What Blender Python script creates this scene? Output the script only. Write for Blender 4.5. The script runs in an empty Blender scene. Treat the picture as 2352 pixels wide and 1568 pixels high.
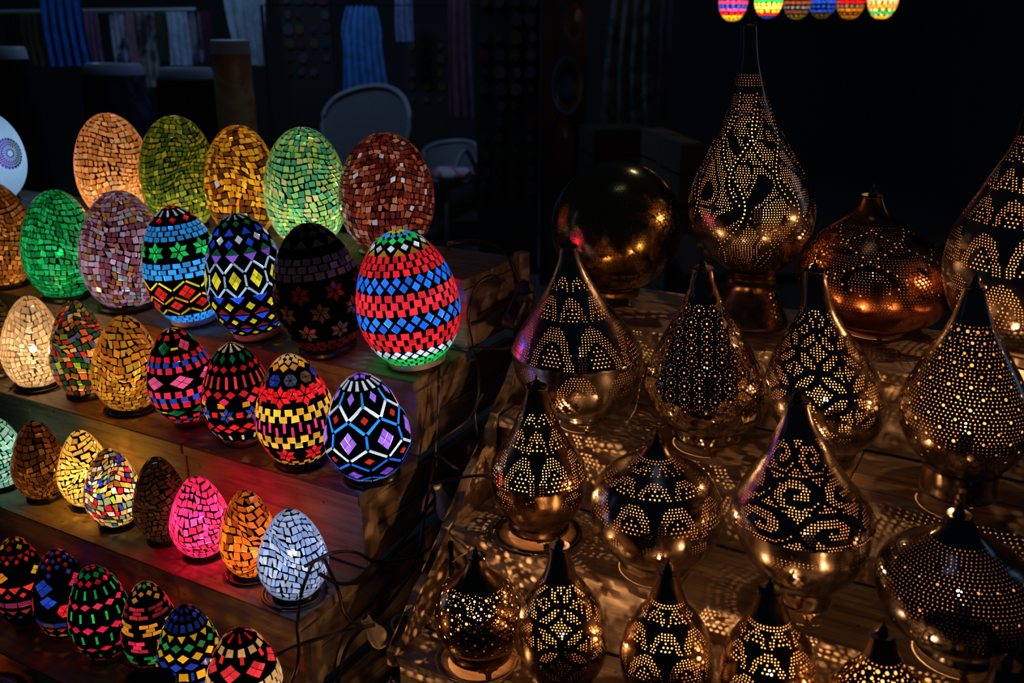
import bpy, bmesh, math, random
from mathutils import Vector, Matrix
from mathutils.geometry import delaunay_2d_cdt
PI = math.pi
sc = bpy.context.scene
C = sc.collection
random.seed(7)

# ------------------------------------------------------------------ camera
CAMZ = 1.6
F_PX = 2200.0
PITCH = math.atan(754 / 2200)
cd = bpy.data.cameras.new('camera')
cam = bpy.data.objects.new('camera', cd); C.objects.link(cam)
cam.location = (0, 0, CAMZ)
cam.rotation_euler = (PI / 2 - PITCH, 0, 0)
cd.sensor_width = 36; cd.lens = 36 * F_PX / 2352
cd.clip_start = 0.05; cd.clip_end = 60
cd.dof.use_dof = True; cd.dof.focus_distance = 2.05; cd.dof.aperture_fstop = 3.2
sc.camera = cam

# ------------------------------------------------------------------ world and room light
w = bpy.data.worlds.new('night'); sc.world = w; w.use_nodes = True
bg = w.node_tree.nodes['Background']
bg.inputs[0].default_value = (0.16, 0.30, 0.62, 1); bg.inputs[1].default_value = 0.012

def area(name, loc, target, size, energy, col, size_y=None):
    l = bpy.data.lights.new(name, 'AREA'); l.energy = energy; l.color = col
    l.size = size
    if size_y: l.shape = 'RECTANGLE'; l.size_y = size_y
    o = bpy.data.objects.new(name, l); C.objects.link(o); o.location = loc
    o.rotation_euler = (Vector(target) - Vector(loc)).to_track_quat('-Z', 'Y').to_euler()
    return o
# a cold strip lamp over the passage, an added unseen fill for the stall clothes, and the dusk sky between the awnings
area('passage_strip_lamp', (1.5, 4.6, 4.2), (0.2, 2.0, 0.9), 0.30, 2.6, (0.70, 0.84, 1.0), 0.08)
area('street_doorway_right', (4.2, 2.4, 1.9), (0.6, 2.0, 1.1), 0.3, 1.1, (0.35, 0.60, 1.0), 1.9)
area('left_streak_fill', (-4.4, 2.0, 2.0), (0.4, 2.0, 1.1), 0.12, 0.22, (0.30, 0.50, 1.0), 1.6)  # added light for the left streak on the metal, no real opening there
area('stall_fill', (-1.6, 5.6, 3.6), (-1.4, 7.6, 0.9), 1.0, 26, (0.38, 0.62, 1.0), 0.5)
area('dusk_sky_gap', (0.4, 1.6, 4.8), (0.2, 2.4, 0.8), 0.8, 0.5, (0.42, 0.55, 1.0), 0.3)

sc.view_settings.view_transform = 'Standard'
sc.view_settings.look = 'None'
sc.view_settings.exposure = 0.0
sc.view_settings.gamma = 1.0
sc.view_settings.use_curve_mapping = False
sc.cycles.sample_clamp_indirect = 4.0

# ------------------------------------------------------------------ materials
def new_mat(name):
    m = bpy.data.materials.new(name); m.use_nodes = True
    nt = m.node_tree; nt.nodes.clear()
    out = nt.nodes.new('ShaderNodeOutputMaterial')
    return m, nt, out
def N(nt, typ, **kw):
    n = nt.nodes.new(typ)
    for k, v in kw.items():
        if k.startswith('_'): setattr(n, k[1:], v)
        else: n.inputs[k.replace('__', ' ')].default_value = v
    return n
def c4(c): return (c[0], c[1], c[2], 1)
def math_node(nt, op, a, b=None):
    n = nt.nodes.new('ShaderNodeMath'); n.operation = op
    for i, x in enumerate((a, b)):
        if x is None: continue
        if isinstance(x, (int, float)): n.inputs[i].default_value = x
        else: nt.links.new(x, n.inputs[i])
    return n.outputs[0]
def plain(name, col, rough=0.6, metal=0.0, bump=0, scale=40, var=0.0, spec=0.5):
    m, nt, out = new_mat(name)
    p = N(nt, 'ShaderNodeBsdfPrincipled'); p.inputs['Roughness'].default_value = rough
    p.inputs['Metallic'].default_value = metal; p.inputs['Base Color'].default_value = c4(col)
    p.inputs['Specular IOR Level'].default_value = spec
    if var or bump:
        tc = N(nt, 'ShaderNodeTexCoord'); no = N(nt, 'ShaderNodeTexNoise', Scale=scale, Detail=5.0)
        nt.links.new(tc.outputs['Object'], no.inputs['Vector'])
        if var:
            mx = N(nt, 'ShaderNodeMixRGB', Color1=c4([x * (1 - var) for x in col]), Color2=c4([min(1, x * (1 + var)) for x in col]))
            nt.links.new(no.outputs['Fac'], mx.inputs['Fac']); nt.links.new(mx.outputs[0], p.inputs['Base Color'])
        if bump:
            b = N(nt, 'ShaderNodeBump', Strength=bump, Distance=0.002)
            nt.links.new(no.outputs['Fac'], b.inputs['Height']); nt.links.new(b.outputs[0], p.inputs['Normal'])
    nt.links.new(p.outputs[0], out.inputs[0])
    return m

def wood(name, a, b, knots=True, rough=0.62):
    """painted pine; grain runs along the object's own x axis"""
    m, nt, out = new_mat(name)
    tc = N(nt, 'ShaderNodeTexCoord'); oi = N(nt, 'ShaderNodeObjectInfo')
    off = N(nt, 'ShaderNodeVectorMath', _operation='MULTIPLY_ADD')
    cmb = N(nt, 'ShaderNodeCombineXYZ')
    for i in range(3): nt.links.new(oi.outputs['Random'], cmb.inputs[i])
    off.inputs[1].default_value = (7.3, 3.1, 5.7)
    nt.links.new(cmb.outputs[0], off.inputs[0]); nt.links.new(tc.outputs['Object'], off.inputs[2])
    mp = N(nt, 'ShaderNodeMapping'); mp.inputs['Scale'].default_value = (2.2, 26, 26)
    nt.links.new(off.outputs[0], mp.inputs[0])
    n1 = N(nt, 'ShaderNodeTexNoise', Scale=2.4, Detail=7.0, Roughness=0.62, Distortion=0.5)
    nt.links.new(mp.outputs[0], n1.inputs['Vector'])
    n2 = N(nt, 'ShaderNodeTexNoise', Scale=5.0, Detail=4.0)
    nt.links.new(off.outputs[0], n2.inputs['Vector'])
    r1 = N(nt, 'ShaderNodeValToRGB')
    r1.color_ramp.elements[0].position = 0.32; r1.color_ramp.elements[0].color = c4(a)
    r1.color_ramp.elements[1].position = 0.58; r1.color_ramp.elements[1].color = c4(b)
    nt.links.new(n1.outputs['Fac'], r1.inputs[0])
    mx = N(nt, 'ShaderNodeMixRGB', _blend_type='MULTIPLY', Fac=0.75)
    r2 = N(nt, 'ShaderNodeValToRGB')
    r2.color_ramp.elements[0].position = 0.3; r2.color_ramp.elements[0].color = (0.45, 0.42, 0.4, 1)
    r2.color_ramp.elements[1].position = 0.6; r2.color_ramp.elements[1].color = (1, 1, 1, 1)
    nt.links.new(n2.outputs['Fac'], r2.inputs[0])
    nt.links.new(r1.outputs[0], mx.inputs[1]); nt.links.new(r2.outputs[0], mx.inputs[2])
    last = mx.outputs[0]
    if knots:   # dark specks and nail dents
        vo = N(nt, 'ShaderNodeTexVoronoi', Scale=17.0)
        nt.links.new(off.outputs[0], vo.inputs['Vector'])
        r3 = N(nt, 'ShaderNodeValToRGB')
        r3.color_ramp.elements[0].position = 0.045; r3.color_ramp.elements[0].color = (0.12, 0.08, 0.06, 1)
        r3.color_ramp.elements[1].position = 0.085; r3.color_ramp.elements[1].color = (1, 1, 1, 1)
        nt.links.new(vo.outputs['Distance'], r3.inputs[0])
        mk = N(nt, 'ShaderNodeMixRGB', _blend_type='MULTIPLY', Fac=0.8)
        nt.links.new(last, mk.inputs[1]); nt.links.new(r3.outputs[0], mk.inputs[2]); last = mk.outputs[0]
    p = N(nt, 'ShaderNodeBsdfPrincipled', Roughness=rough); p.inputs['Specular IOR Level'].default_value = 0.35
    bp = N(nt, 'ShaderNodeBump', Strength=0.45, Distance=0.0015)
    nt.links.new(n1.outputs['Fac'], bp.inputs['Height']); nt.links.new(bp.outputs[0], p.inputs['Normal'])
    nt.links.new(last, p.inputs['Base Color']); nt.links.new(p.outputs[0], out.inputs[0])
    return m

GL = {}
def glass(col, streak=0.25, clear=0.42):
    """a stained glass chip: lit from behind by the bulb it scatters light through, with a glossy face"""
    key = (tuple(round(x, 3) for x in col), streak, clear)
    if key in GL: return GL[key]
    m, nt, out = new_mat('stained_glass')
    tc = N(nt, 'ShaderNodeTexCoord'); oi = N(nt, 'ShaderNodeObjectInfo')
    no = N(nt, 'ShaderNodeTexNoise', Scale=120.0, Detail=3.0, Distortion=1.2)
    nt.links.new(tc.outputs['Object'], no.inputs['Vector'])
    v = math_node(nt, 'MULTIPLY_ADD', oi.outputs['Random'], 0.66); v.node.inputs[2].default_value = 0.60
    s = math_node(nt, 'MULTIPLY_ADD', no.outputs['Fac'], 2 * streak); s.node.inputs[2].default_value = 1 - streak
    k = math_node(nt, 'MULTIPLY', v, s)
    vm = N(nt, 'ShaderNodeVectorMath', _operation='SCALE'); vm.inputs[0].default_value = col
    nt.links.new(k, vm.inputs['Scale'])
    tr = N(nt, 'ShaderNodeBsdfTranslucent'); nt.links.new(vm.outputs[0], tr.inputs[0])
    df = N(nt, 'ShaderNodeBsdfDiffuse'); nt.links.new(vm.outputs[0], df.inputs[0])
    m1 = N(nt, 'ShaderNodeMixShader', Fac=0.22); nt.links.new(tr.outputs[0], m1.inputs[1]); nt.links.new(df.outputs[0], m1.inputs[2])
    tp = N(nt, 'ShaderNodeBsdfTransparent')     # light that goes straight through crosses the whole chip: deeper colour
    sq = N(nt, 'ShaderNodeVectorMath', _operation='MULTIPLY'); sq.inputs[1].default_value = tuple(c ** .6 for c in col)
    nt.links.new(vm.outputs[0], sq.inputs[0]); nt.links.new(sq.outputs[0], tp.inputs[0])
    m3 = N(nt, 'ShaderNodeMixShader', Fac=clear); nt.links.new(m1.outputs[0], m3.inputs[1]); nt.links.new(tp.outputs[0], m3.inputs[2]); m1 = m3
    gl = N(nt, 'ShaderNodeBsdfGlossy', Roughness=0.12); gl.inputs[0].default_value = (1, 1, 1, 1)
    fr = N(nt, 'ShaderNodeFresnel', IOR=1.5)
    b = N(nt, 'ShaderNodeBump', Strength=0.25, Distance=0.001)
    nt.links.new(no.outputs['Fac'], b.inputs['Height']); nt.links.new(b.outputs[0], gl.inputs['Normal'])
    m2 = N(nt, 'ShaderNodeMixShader'); nt.links.new(fr.outputs[0], m2.inputs[0])
    nt.links.new(m1.outputs[0], m2.inputs[1]); nt.links.new(gl.outputs[0], m2.inputs[2])
    nt.links.new(m2.outputs[0], out.inputs[0])
    GL[key] = m; return m

def metal(name, col, rough=0.2, hammer=0.0, hscale=60, tarn=0.35):
    m, nt, out = new_mat(name)
    tc = N(nt, 'ShaderNodeTexCoord')
    n1 = N(nt, 'ShaderNodeTexNoise', Scale=9.0, Detail=6.0, Roughness=0.65)
    nt.links.new(tc.outputs['Object'], n1.inputs['Vector'])
    mp = N(nt, 'ShaderNodeMapping'); mp.inputs['Scale'].default_value = (8, 8, 420)
    nt.links.new(tc.outputs['Object'], mp.inputs[0])
    n2 = N(nt, 'ShaderNodeTexNoise', Scale=1.0, Detail=2.0); nt.links.new(mp.outputs[0], n2.inputs['Vector'])
    mx = N(nt, 'ShaderNodeMixRGB', Color1=c4([x * (1 - tarn) for x in col]), Color2=c4(col))
    nt.links.new(n1.outputs['Fac'], mx.inputs['Fac'])
    p = N(nt, 'ShaderNodeBsdfPrincipled', Metallic=1.0)
    nt.links.new(mx.outputs[0], p.inputs['Base Color'])
    rr = math_node(nt, 'MULTIPLY_ADD', n1.outputs['Fac'], 0.16); rr.node.inputs[2].default_value = rough - 0.06
    nt.links.new(rr, p.inputs['Roughness'])
    b = N(nt, 'ShaderNodeBump', Strength=0.08, Distance=0.0006); nt.links.new(n2.outputs['Fac'], b.inputs['Height'])
    last = b
    if hammer:
        vo = N(nt, 'ShaderNodeTexVoronoi', Scale=float(hscale)); vo.feature = 'SMOOTH_F1'
        nt.links.new(tc.outputs['Object'], vo.inputs['Vector'])
        b2 = N(nt, 'ShaderNodeBump', Strength=hammer, Distance=0.004)
        nt.links.new(vo.outputs['Distance'], b2.inputs['Height']); nt.links.new(b.outputs[0], b2.inputs['Normal']); last = b2
    nt.links.new(last.outputs[0], p.inputs['Normal'])
    nt.links.new(p.outputs[0], out.inputs[0])
    return m
def emit(name, col, s):
    m, nt, out = new_mat(name)
    e = N(nt, 'ShaderNodeEmission', Strength=float(s)); e.inputs[0].default_value = c4(col)
    nt.links.new(e.outputs[0], out.inputs[0]); return m

M = dict(
    grout=plain('black_grout', (0.008, 0.007, 0.007), 0.35),
    base_black=plain('black_lacquer', (0.012, 0.011, 0.010), 0.25, bump=0.1),
    base_white=plain('pale_resin', (0.55, 0.6, 0.62), 0.4),
    base_gold=plain('gilt_rim', (0.55, 0.36, 0.10), 0.35, 0.8, bump=0.5, scale=120),
    rubber=plain('black_cable', (0.012, 0.011, 0.010), 0.42),
    clear_cord=plain('clear_cord', (0.42, 0.30, 0.16), 0.35),
    wood_pale=wood('washed_pine', (0.15, 0.12, 0.09), (0.36, 0.295, 0.23)),
    wood_egg=wood('grey_washed_pine', (0.12, 0.095, 0.075), (0.27, 0.215, 0.17)),
    wood_side=wood('raw_pine', (0.16, 0.12, 0.085), (0.34, 0.27, 0.20)),
    inner=plain('sooty_brass_inside', (0.19, 0.125, 0.07), 0.55, 0.2, var=0.4, scale=30),
    cream=plain('cream_plastic', (0.55, 0.48, 0.36), 0.45),
    finial=metal('dark_finial', (0.30, 0.27, 0.24), 0.16),
    foot=metal('cast_brass', (0.42, 0.30, 0.14), 0.32, 0.5, 200),
    egg_bulb=emit('frosted_bulb_glow', (1.0, 0.93, 0.82), 26),
    filament=emit('bulb_glow', (1.0, 0.80, 0.55), 260),
)

# ------------------------------------------------------------------ object helpers
def link(o, parent=None):
    C.objects.link(o)
    if parent is not None: o.parent = parent
    return o
def tag(o, label=None, cat=None, group=None, kind=None):
    if label: o['label'] = label
    if cat: o['category'] = cat
    if group: o['group'] = group
    if kind: o['kind'] = kind
    return o
def empty(name, loc, rz=0.0):
    o = bpy.data.objects.new(name, None); C.objects.link(o)
    o.empty_display_size = 0.02; o.location = loc; o.rotation_euler = (0, 0, rz); return o
def mesh_obj(name, vs, fs, mat, parent=None, smooth=False, normals=None, mats=None, midx=None):
    me = bpy.data.meshes.new(name); me.from_pydata(vs, [], fs)
    for m in (mats or [mat]): me.materials.append(m)
    if midx: me.polygons.foreach_set('material_index', midx)
    if smooth: me.polygons.foreach_set('use_smooth', [True] * len(me.polygons))
    me.update()
    if normals: me.normals_split_custom_set_from_vertices(normals)
    return link(bpy.data.objects.new(name, me), parent)
def bm_obj(name, bm, mat, parent=None, smooth=False):
    bmesh.ops.recalc_face_normals(bm, faces=bm.faces)
    me = bpy.data.meshes.new(name); bm.to_mesh(me); bm.free()
    me.materials.append(mat)
    if smooth:
        me.polygons.foreach_set('use_smooth', [True] * len(me.polygons))
        try: me.set_sharp_from_angle(angle=0.7)
        except Exception: pass
    return link(bpy.data.objects.new(name, me), parent)
def box_bm(bm, c, s, rot=None, bevel=0.0):
    r = bmesh.ops.create_cube(bm, size=1.0)['verts']
    bmesh.ops.scale(bm, vec=s, verts=r)
    if bevel:
        es = list({e for v in r for e in v.link_edges})
        g = bmesh.ops.bevel(bm, geom=es, offset=bevel, segments=1, affect='EDGES')
        r = list({v for f in g['faces'] for v in f.verts} | {v for v in r if v.is_valid})
        r = [v for v in r if v.is_valid]
    if rot is not None: bmesh.ops.rotate(bm, cent=(0, 0, 0), matrix=rot, verts=r)
    bmesh.ops.translate(bm, vec=c, verts=r)
def lathe(name, prof, mat, parent=None, seg=32, lean=0.0, smooth=True, cap=True, z0=0.0, wob=None):
    """prof: (z, r) from top to bottom; lean shifts the axis along -y with height"""
    bm = bmesh.new(); rings = []
    for z, r in prof:
        rings.append([bm.verts.new((r * math.cos(2 * PI * i / seg) * (wob(i, z) if wob else 1), r * math.sin(2 * PI * i / seg) * (wob(i, z) if wob else 1) + lean * (z - z0), z)) for i in range(seg)])
    for a, b in zip(rings, rings[1:]):
        for i in range(seg):
            j = (i + 1) % seg
            bm.faces.new((a[i], a[j], b[j], b[i]))
    if cap: bm.faces.new(rings[0]); bm.faces.new(rings[-1])
    return bm_obj(name, bm, mat, parent, smooth)
def catmull(pts, n=8, closed=False):
    P = [Vector(p) for p in pts]; out = []
    for i in range(len(P) - 1):
        p0 = P[i - 1] if i else P[0] * 2 - P[1]; p1, p2 = P[i], P[i + 1]
        p3 = P[i + 2] if i + 2 < len(P) else P[-1] * 2 - P[-2]
        d1 = max((p1 - p0).length, 1e-6) ** .5; d2 = max((p2 - p1).length, 1e-6) ** .5; d3 = max((p3 - p2).length, 1e-6) ** .5
        m1 = (p2 - p1) + ((p1 - p0) / d1 - (p2 - p0) / (d1 + d2)) * d2
        m2 = (p2 - p1) + ((p3 - p2) / d3 - (p3 - p1) / (d2 + d3)) * d2
        for k in range(n):
            t = k / n; t2 = t * t; t3 = t2 * t
            out.append(p1 * (2 * t3 - 3 * t2 + 1) + m1 * (t3 - 2 * t2 + t) + p2 * (3 * t2 - 2 * t3) + m2 * (t3 - t2))
    out.append(P[-1]); return out
def tube(name, pts, r, mat, parent=None, n=7, seg=7, taper=None, twist=False):
    path = catmull(pts, n); bm = bmesh.new(); rings = []
    up = Vector((0, 0, 1)); L = len(path)
    for i, p in enumerate(path):
        t = (path[min(i + 1, L - 1)] - path[max(i - 1, 0)])
        if t.length < 1e-9: t = Vector((1, 0, 0))
        t.normalize()
        a = t.cross(up if abs(t.z) < 0.95 else Vector((1, 0, 0))).normalized(); b = t.cross(a)
        rr = r * (taper(i / (L - 1)) if taper else 1)
        if twist: rr *= 1 + 0.28 * math.sin(i * 1.7)
        rings.append([bm.verts.new(p + (a * math.cos(2 * PI * k / seg) + b * math.sin(2 * PI * k / seg)) * rr) for k in range(seg)])
    for A, B in zip(rings, rings[1:]):
        for k in range(seg):
            j = (k + 1) % seg; bm.faces.new((A[k], A[j], B[j], B[k]))
    bm.faces.new(rings[0]); bm.faces.new(rings[-1])
    return bm_obj(name, bm, mat, parent, True)
def ray(x, y):
    cp, sp = math.cos(PITCH), math.sin(PITCH); a = (x - 1176) / F_PX; b = (784 - y) / F_PX
    return Vector((a, cp + b * sp, -sp + b * cp))
def at(x, y, Y):
    """the world point seen at photo pixel (x, y) at distance Y in front of the camera"""
    r = ray(x, y); return Vector((0, 0, CAMZ)) + r * (Y / r.y)
def onz(x, y, z):
    r = ray(x, y); return Vector((0, 0, CAMZ)) + r * ((z - CAMZ) / r.z)
def point_light(parent, loc, power, col, rad):
    l = bpy.data.lights.new('bulb_light', 'POINT'); l.energy = power; l.color = col; l.shadow_soft_size = rad
    l.use_soft_falloff = False
    o = bpy.data.objects.new('bulb_light', l); link(o, parent); o.location = loc; return o

# ------------------------------------------------------------------ surfaces of revolution unrolled to (theta, s)
class Surf:
    def __init__(self, prof, step=0.004, lean=0.0):
        """prof: smooth (z, r) list from top to bottom"""
        self.P = [(p[0], p[1]) for p in prof]; self.S = [0.0]; self.lean = lean; self.zb = self.P[-1][0]
        for a, b in zip(self.P, self.P[1:]): self.S.append(self.S[-1] + math.hypot(a[0] - b[0], a[1] - b[1]))
        self.L = self.S[-1]; self.i = 0
    def look(self, s):
        s = min(max(s, 0.0), self.L); S = self.S; lo, hi = 0, len(S) - 1
        while hi - lo > 1:
            m = (lo + hi) // 2
            if S[m] <= s: lo = m
            else: hi = m
        t = (s - S[lo]) / max(S[hi] - S[lo], 1e-9); a, b = self.P[lo], self.P[hi]
        return a[0] + (b[0] - a[0]) * t, a[1] + (b[1] - a[1]) * t, lo
    def r(self, s): return self.look(s)[1]
    def nrm(self, s):
        z1, r1, _ = self.look(s - 0.003); z2, r2, _ = self.look(s + 0.003)
        dz, dr = z2 - z1, r2 - r1; l = math.hypot(dz, dr) or 1
        return (-dz / l, dr / l)      # (radial, vertical)
    def pt(self, th, s, off=0.0):
        z, r, _ = self.look(s); nr, nz = self.nrm(s)
        rr = r + nr * off; zz = z + nz * off
        return Vector((rr * math.cos(th), rr * math.sin(th) + self.lean * (z - self.zb), zz))
    def normal(self, th, s):
        nr, nz = self.nrm(s); return Vector((nr * math.cos(th), nr * math.sin(th), nz))

def unrolled_shell(sf, polys, grid, X):
    """triangles of the unrolled strip (theta*X, s) outside the polygons -> verts (theta, s), tris"""
    vs = []; faces = []
    for p in polys:
        b = len(vs); vs.extend(Vector((t * X, s)) for t, s in p); faces.append(list(range(b, b + len(p))))
    nt = max(24, int(2 * PI * X / grid)); ns = max(6, int(sf.L / grid))
    for j in range(ns + 1):
        for i in range(nt + 1):
            e = 0.0 if (i in (0, nt) or j in (0, ns)) else 0.12 * grid
            vs.append(Vector((-PI * X + 2 * PI * X * i / nt + random.uniform(-e, e), sf.L * j / ns + random.uniform(-e, e))))
    V, _, F, _, _, OF = delaunay_2d_cdt(vs, [], faces, 0, 1e-6)
    tri = [tuple(f) for f, o in zip(F, OF) if not o]
    used = sorted({i for t in tri for i in t}); mp = {i: k for k, i in enumerate(used)}
    return [(V[i][0] / X, V[i][1]) for i in used], [tuple(mp[i] for i in t) for t in tri]

# ------------------------------------------------------------------ egg lamps
def egg_profile(R, h, k=0.0):
    zc = (0.42 - .05 * k) * h; out = []
    for i in range(49):
        a = PI / 2 * (1 - i / 24.0) if i <= 24 else -(i - 24) / 24.0 * 0.997
        if a >= 0:
            z = zc + (h - zc) * math.sin(a); r = R * math.cos(a) * (1 - k * math.sin(a) * 0.30)
        else:
            z = zc + zc * 1.18 * math.sin(a); r = R * math.cos(a)
        out.append((z, max(r, 0.0012)))
    return [p for p in out if p[0] >= -0.0005]

def rnd_mosaic(sf, size, swirl=1.0, jit=0.20, gap=0.0009, seed=0):
    R = random.Random(seed); L = sf.L; tiles = []
    ph = [R.uniform(0, 6.28) for _ in range(6)]
    def warp(th, s):
        e = math.sin(PI * min(max(s / L, 0), 1)) ** 1.0
        s2 = s + swirl * e * size * (1.3 * math.sin(th + ph[0] + 3 * s / L) + 0.55 * math.sin(3 * th + ph[1] - 7 * s / L) + 0.16 * math.sin(6 * th + ph[5] + 11 * s / L))
        rr = max(sf.r(s2), 0.02)
        th2 = th + swirl * e * size / rr * (0.8 * math.sin(th + ph[2] + 6 * s / L) + 0.9 * math.sin(5 * s / L + ph[3]) + 0.2 * math.sin(4 * th + ph[4] + 13 * s / L))
        return th2, s2
    s = size * 0.35
    while s < L - size * 0.3:
        hgt = size * R.uniform(0.85, 1.1); s1 = min(s + hgt, L - 0.001)
        r = sf.r((s + s1) / 2); n = max(5, int(2 * PI * r / size))
        ws = [R.uniform(0.72, 1.3) for _ in range(n)]; k = 2 * PI / sum(ws); th = R.uniform(0, 1.0) - PI
        end = th + 2 * PI
        for wq in ws:
            t0, t1 = th, th + wq * k; th = t1
            g = gap / max(r, 0.01); q = []
            for (a, b) in ((t0 + g, s + gap), (t1 - g, s + gap), (t1 - g, s1 - gap), (t0 + g, s1 - gap)):
                a += R.uniform(-jit, jit) * size / max(r, .01) * 0.5; b += R.uniform(-jit, jit) * size * 0.5
                q.append(warp(a, b))
            cx = sum(p[0] for p in q) / 4; cy = sum(p[1] for p in q) / 4
            ro = R.gauss(0, 0.15)
            rl = max(sf.r(cy), 0.008)
            q = [(cx + ((a - cx) * rl * math.cos(ro) - (b - cy) * math.sin(ro)) / rl * 0.975, cy + ((a - cx) * rl * math.sin(ro) + (b - cy) * math.cos(ro)) * 0.975) for a, b in q]
            if R.random() < 0.16:      # a chip with a cut corner
                q = q[:R.randrange(4)] + q[R.randrange(3) + 1:] if False else [q[0], q[1], q[2], ((q[2][0] + q[3][0]) / 2, q[2][1])] if R.random() < .5 else [q[0], q[1], q[2], q[3]]
            tiles.append((q, None))
        s = s1
    return tiles

class Pattern:
    """rows of cut glass on an egg, f = fraction of the way down"""
    def __init__(self, sf): self.sf = sf; self.t = []; self.R = sf.maxr
    def put(self, th, s, pts, col):
        r = max(self.sf.r(s), 0.004)
        self.t.append(([(th + a / r, s + b) for a, b in pts], col))
    def around(self, n, ph=0.0):
        for i in range(n): yield i, -PI + 2 * PI * (i + 0.5 + ph) / n
    def col(self, c, i): return c[i % len(c)] if isinstance(c, list) else c
    def sq(self, f, n, col, wf=0.72, h=0.155, ph=0.0, tilt=0.0):
        s = f * self.sf.L; r = self.sf.r(s); h *= self.R; wd = 2 * PI * r / n * wf / 2
        for i, th in self.around(n, ph):
            e = [random.uniform(-.06, .06) * h for _ in range(8)]
            self.put(th, s, [(-wd + e[0], -h / 2 + e[1] + tilt * h), (wd + e[2], -h / 2 + e[3]), (wd + e[4], h / 2 + e[5]), (-wd + e[6], h / 2 + e[7] + tilt * h)], self.col(col, i))
    def dia(self, f, n, col, wf=0.8, h=0.22, ph=0.0):
        s = f * self.sf.L; r = self.sf.r(s); h *= self.R; wd = 2 * PI * r / n * wf / 2
        for i, th in self.around(n, ph): self.put(th, s, [(-wd, 0), (0, -h / 2), (wd, 0), (0, h / 2)], self.col(col, i))
    def tri(self, f, n, col, wf=0.85, h=0.2, ph=0.0, up=True):
        s = f * self.sf.L; r = self.sf.r(s); h *= self.R; wd = 2 * PI * r / n * wf / 2; k = 1 if up else -1
        for i, th in self.around(n, ph):
            p = [(-wd, k * h / 2), (0, -k * h / 2), (wd, k * h / 2)]
            self.put(th, s, p if k > 0 else p[::-1], self.col(col, i))
    def bar(self, f, n, col, wd=0.055, h=0.35, ph=0.0, slant=0.0, alt=0.0):
        s = f * self.sf.L; wd *= self.R / 2; h *= self.R / 2
        for i, th in self.around(n, ph):
            d = slant * h; o = alt * self.R * (1 if i % 2 else -1)
            self.put(th, s, [(-wd - d, -h + o), (wd - d, -h + o), (wd + d, h + o), (-wd + d, h + o)], self.col(col, i))
    def zig(self, f, n, col, h=0.3, wd=0.05, ph=0.0, gap=0.12):
        s = f * self.sf.L; r = self.sf.r(s); H = h * self.R / 2; W = 2 * PI * r / n / 2; wd *= self.R / 2
        L = math.hypot(W, 2 * H)
        for i, th in self.around(n, ph):
            for sg in (-1, 1):
                cx = sg * W / 2; ux, uy = W / L * sg, 2 * H / L; nx, ny = -uy, ux; q = L / 2 * (1 - gap)
                p = [(cx - ux * q - nx * wd, -uy * q - ny * wd), (cx + ux * q - nx * wd, uy * q - ny * wd), (cx + ux * q + nx * wd, uy * q + ny * wd), (cx - ux * q + nx * wd, -uy * q + ny * wd)]
                self.put(th, s, p, self.col(col, i))
    def dia4(self, f, n, col, wf=0.75, h=0.5, ph=0.0, g=0.06):
        s = f * self.sf.L; r = self.sf.r(s); h *= self.R / 2; wd = 2 * PI * r / n * wf / 2
        for i, th in self.around(n, ph):
            for (cx, cy) in ((0, -h / 2), (0, h / 2), (-wd / 2, 0), (wd / 2, 0)):
                a, b = wd / 2 * (1 - g), h / 2 * (1 - g)
                self.put(th, s, [(cx - a, cy), (cx, cy - b), (cx + a, cy), (cx, cy + b)], self.col(col, i))
    def star(self, f, n, col, rad=0.26, ph=0.0):
        s = f * self.sf.L; rad *= self.R
        for i, th in self.around(n, ph):
            for k in range(6):
                a = PI / 3 * k + PI / 6; d = rad; g = 0.05 * rad
                p0 = (math.cos(a) * g, math.sin(a) * g); p2 = (math.cos(a) * d, math.sin(a) * d)
                m = 0.56 * d
                p1 = (math.cos(a - PI / 6) * m + p0[0] * .7, math.sin(a - PI / 6) * m + p0[1] * .7); p3 = (math.cos(a + PI / 6) * m + p0[0] * .7, math.sin(a + PI / 6) * m + p0[1] * .7)
                q = [(p[0], p[1]) for p in (p0, p1, p2, p3)]
                cx = sum(p[0] for p in q) / 4; cy = sum(p[1] for p in q) / 4
                self.put(th, s, [(cx + (a_ - cx) * .93, cy + (b_ - cy) * .93) for a_, b_ in q], self.col(col, i + (k if isinstance(col, list) and len(col) > 2 else 0)))
    def hexa(self, f, n, col, rad=0.2, ph=0.0):
        s = f * self.sf.L; rad *= self.R
        for i, th in self.around(n, ph):
            for k in range(6):
                a, b = PI / 3 * k, PI / 3 * (k + 1); m = (a + b) / 2; g = 0.07 * rad
                self.put(th, s, [(math.cos(m) * g, math.sin(m) * g), (math.cos(a) * rad * .95 + math.cos(m) * g * .5, math.sin(a) * rad * .95 + math.sin(m) * g * .5), (math.cos(b) * rad * .95 + math.cos(m) * g * .5, math.sin(b) * rad * .95 + math.sin(m) * g * .5)], self.col(col, i))
    def bricks(self, f, n, col, ph=0.0, w=0.2, h=0.1):
        s = f * self.sf.L; w *= self.R; h *= self.R; g = 0.05
        for i, th in self.around(n, ph):
            for row, xs in ((-1, (-.5, .5)), (0, (0,)), (1, (-.5, .5))):
                for x in xs:
                    cx, cy = x * w * 1.06 + 0.15 * w * row, row * h * 1.1
                    self.put(th, s, [(cx - w / 2, cy - h / 2), (cx + w / 2, cy - h / 2), (cx + w / 2, cy + h / 2), (cx - w / 2, cy + h / 2)], self.col(col, i))

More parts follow.
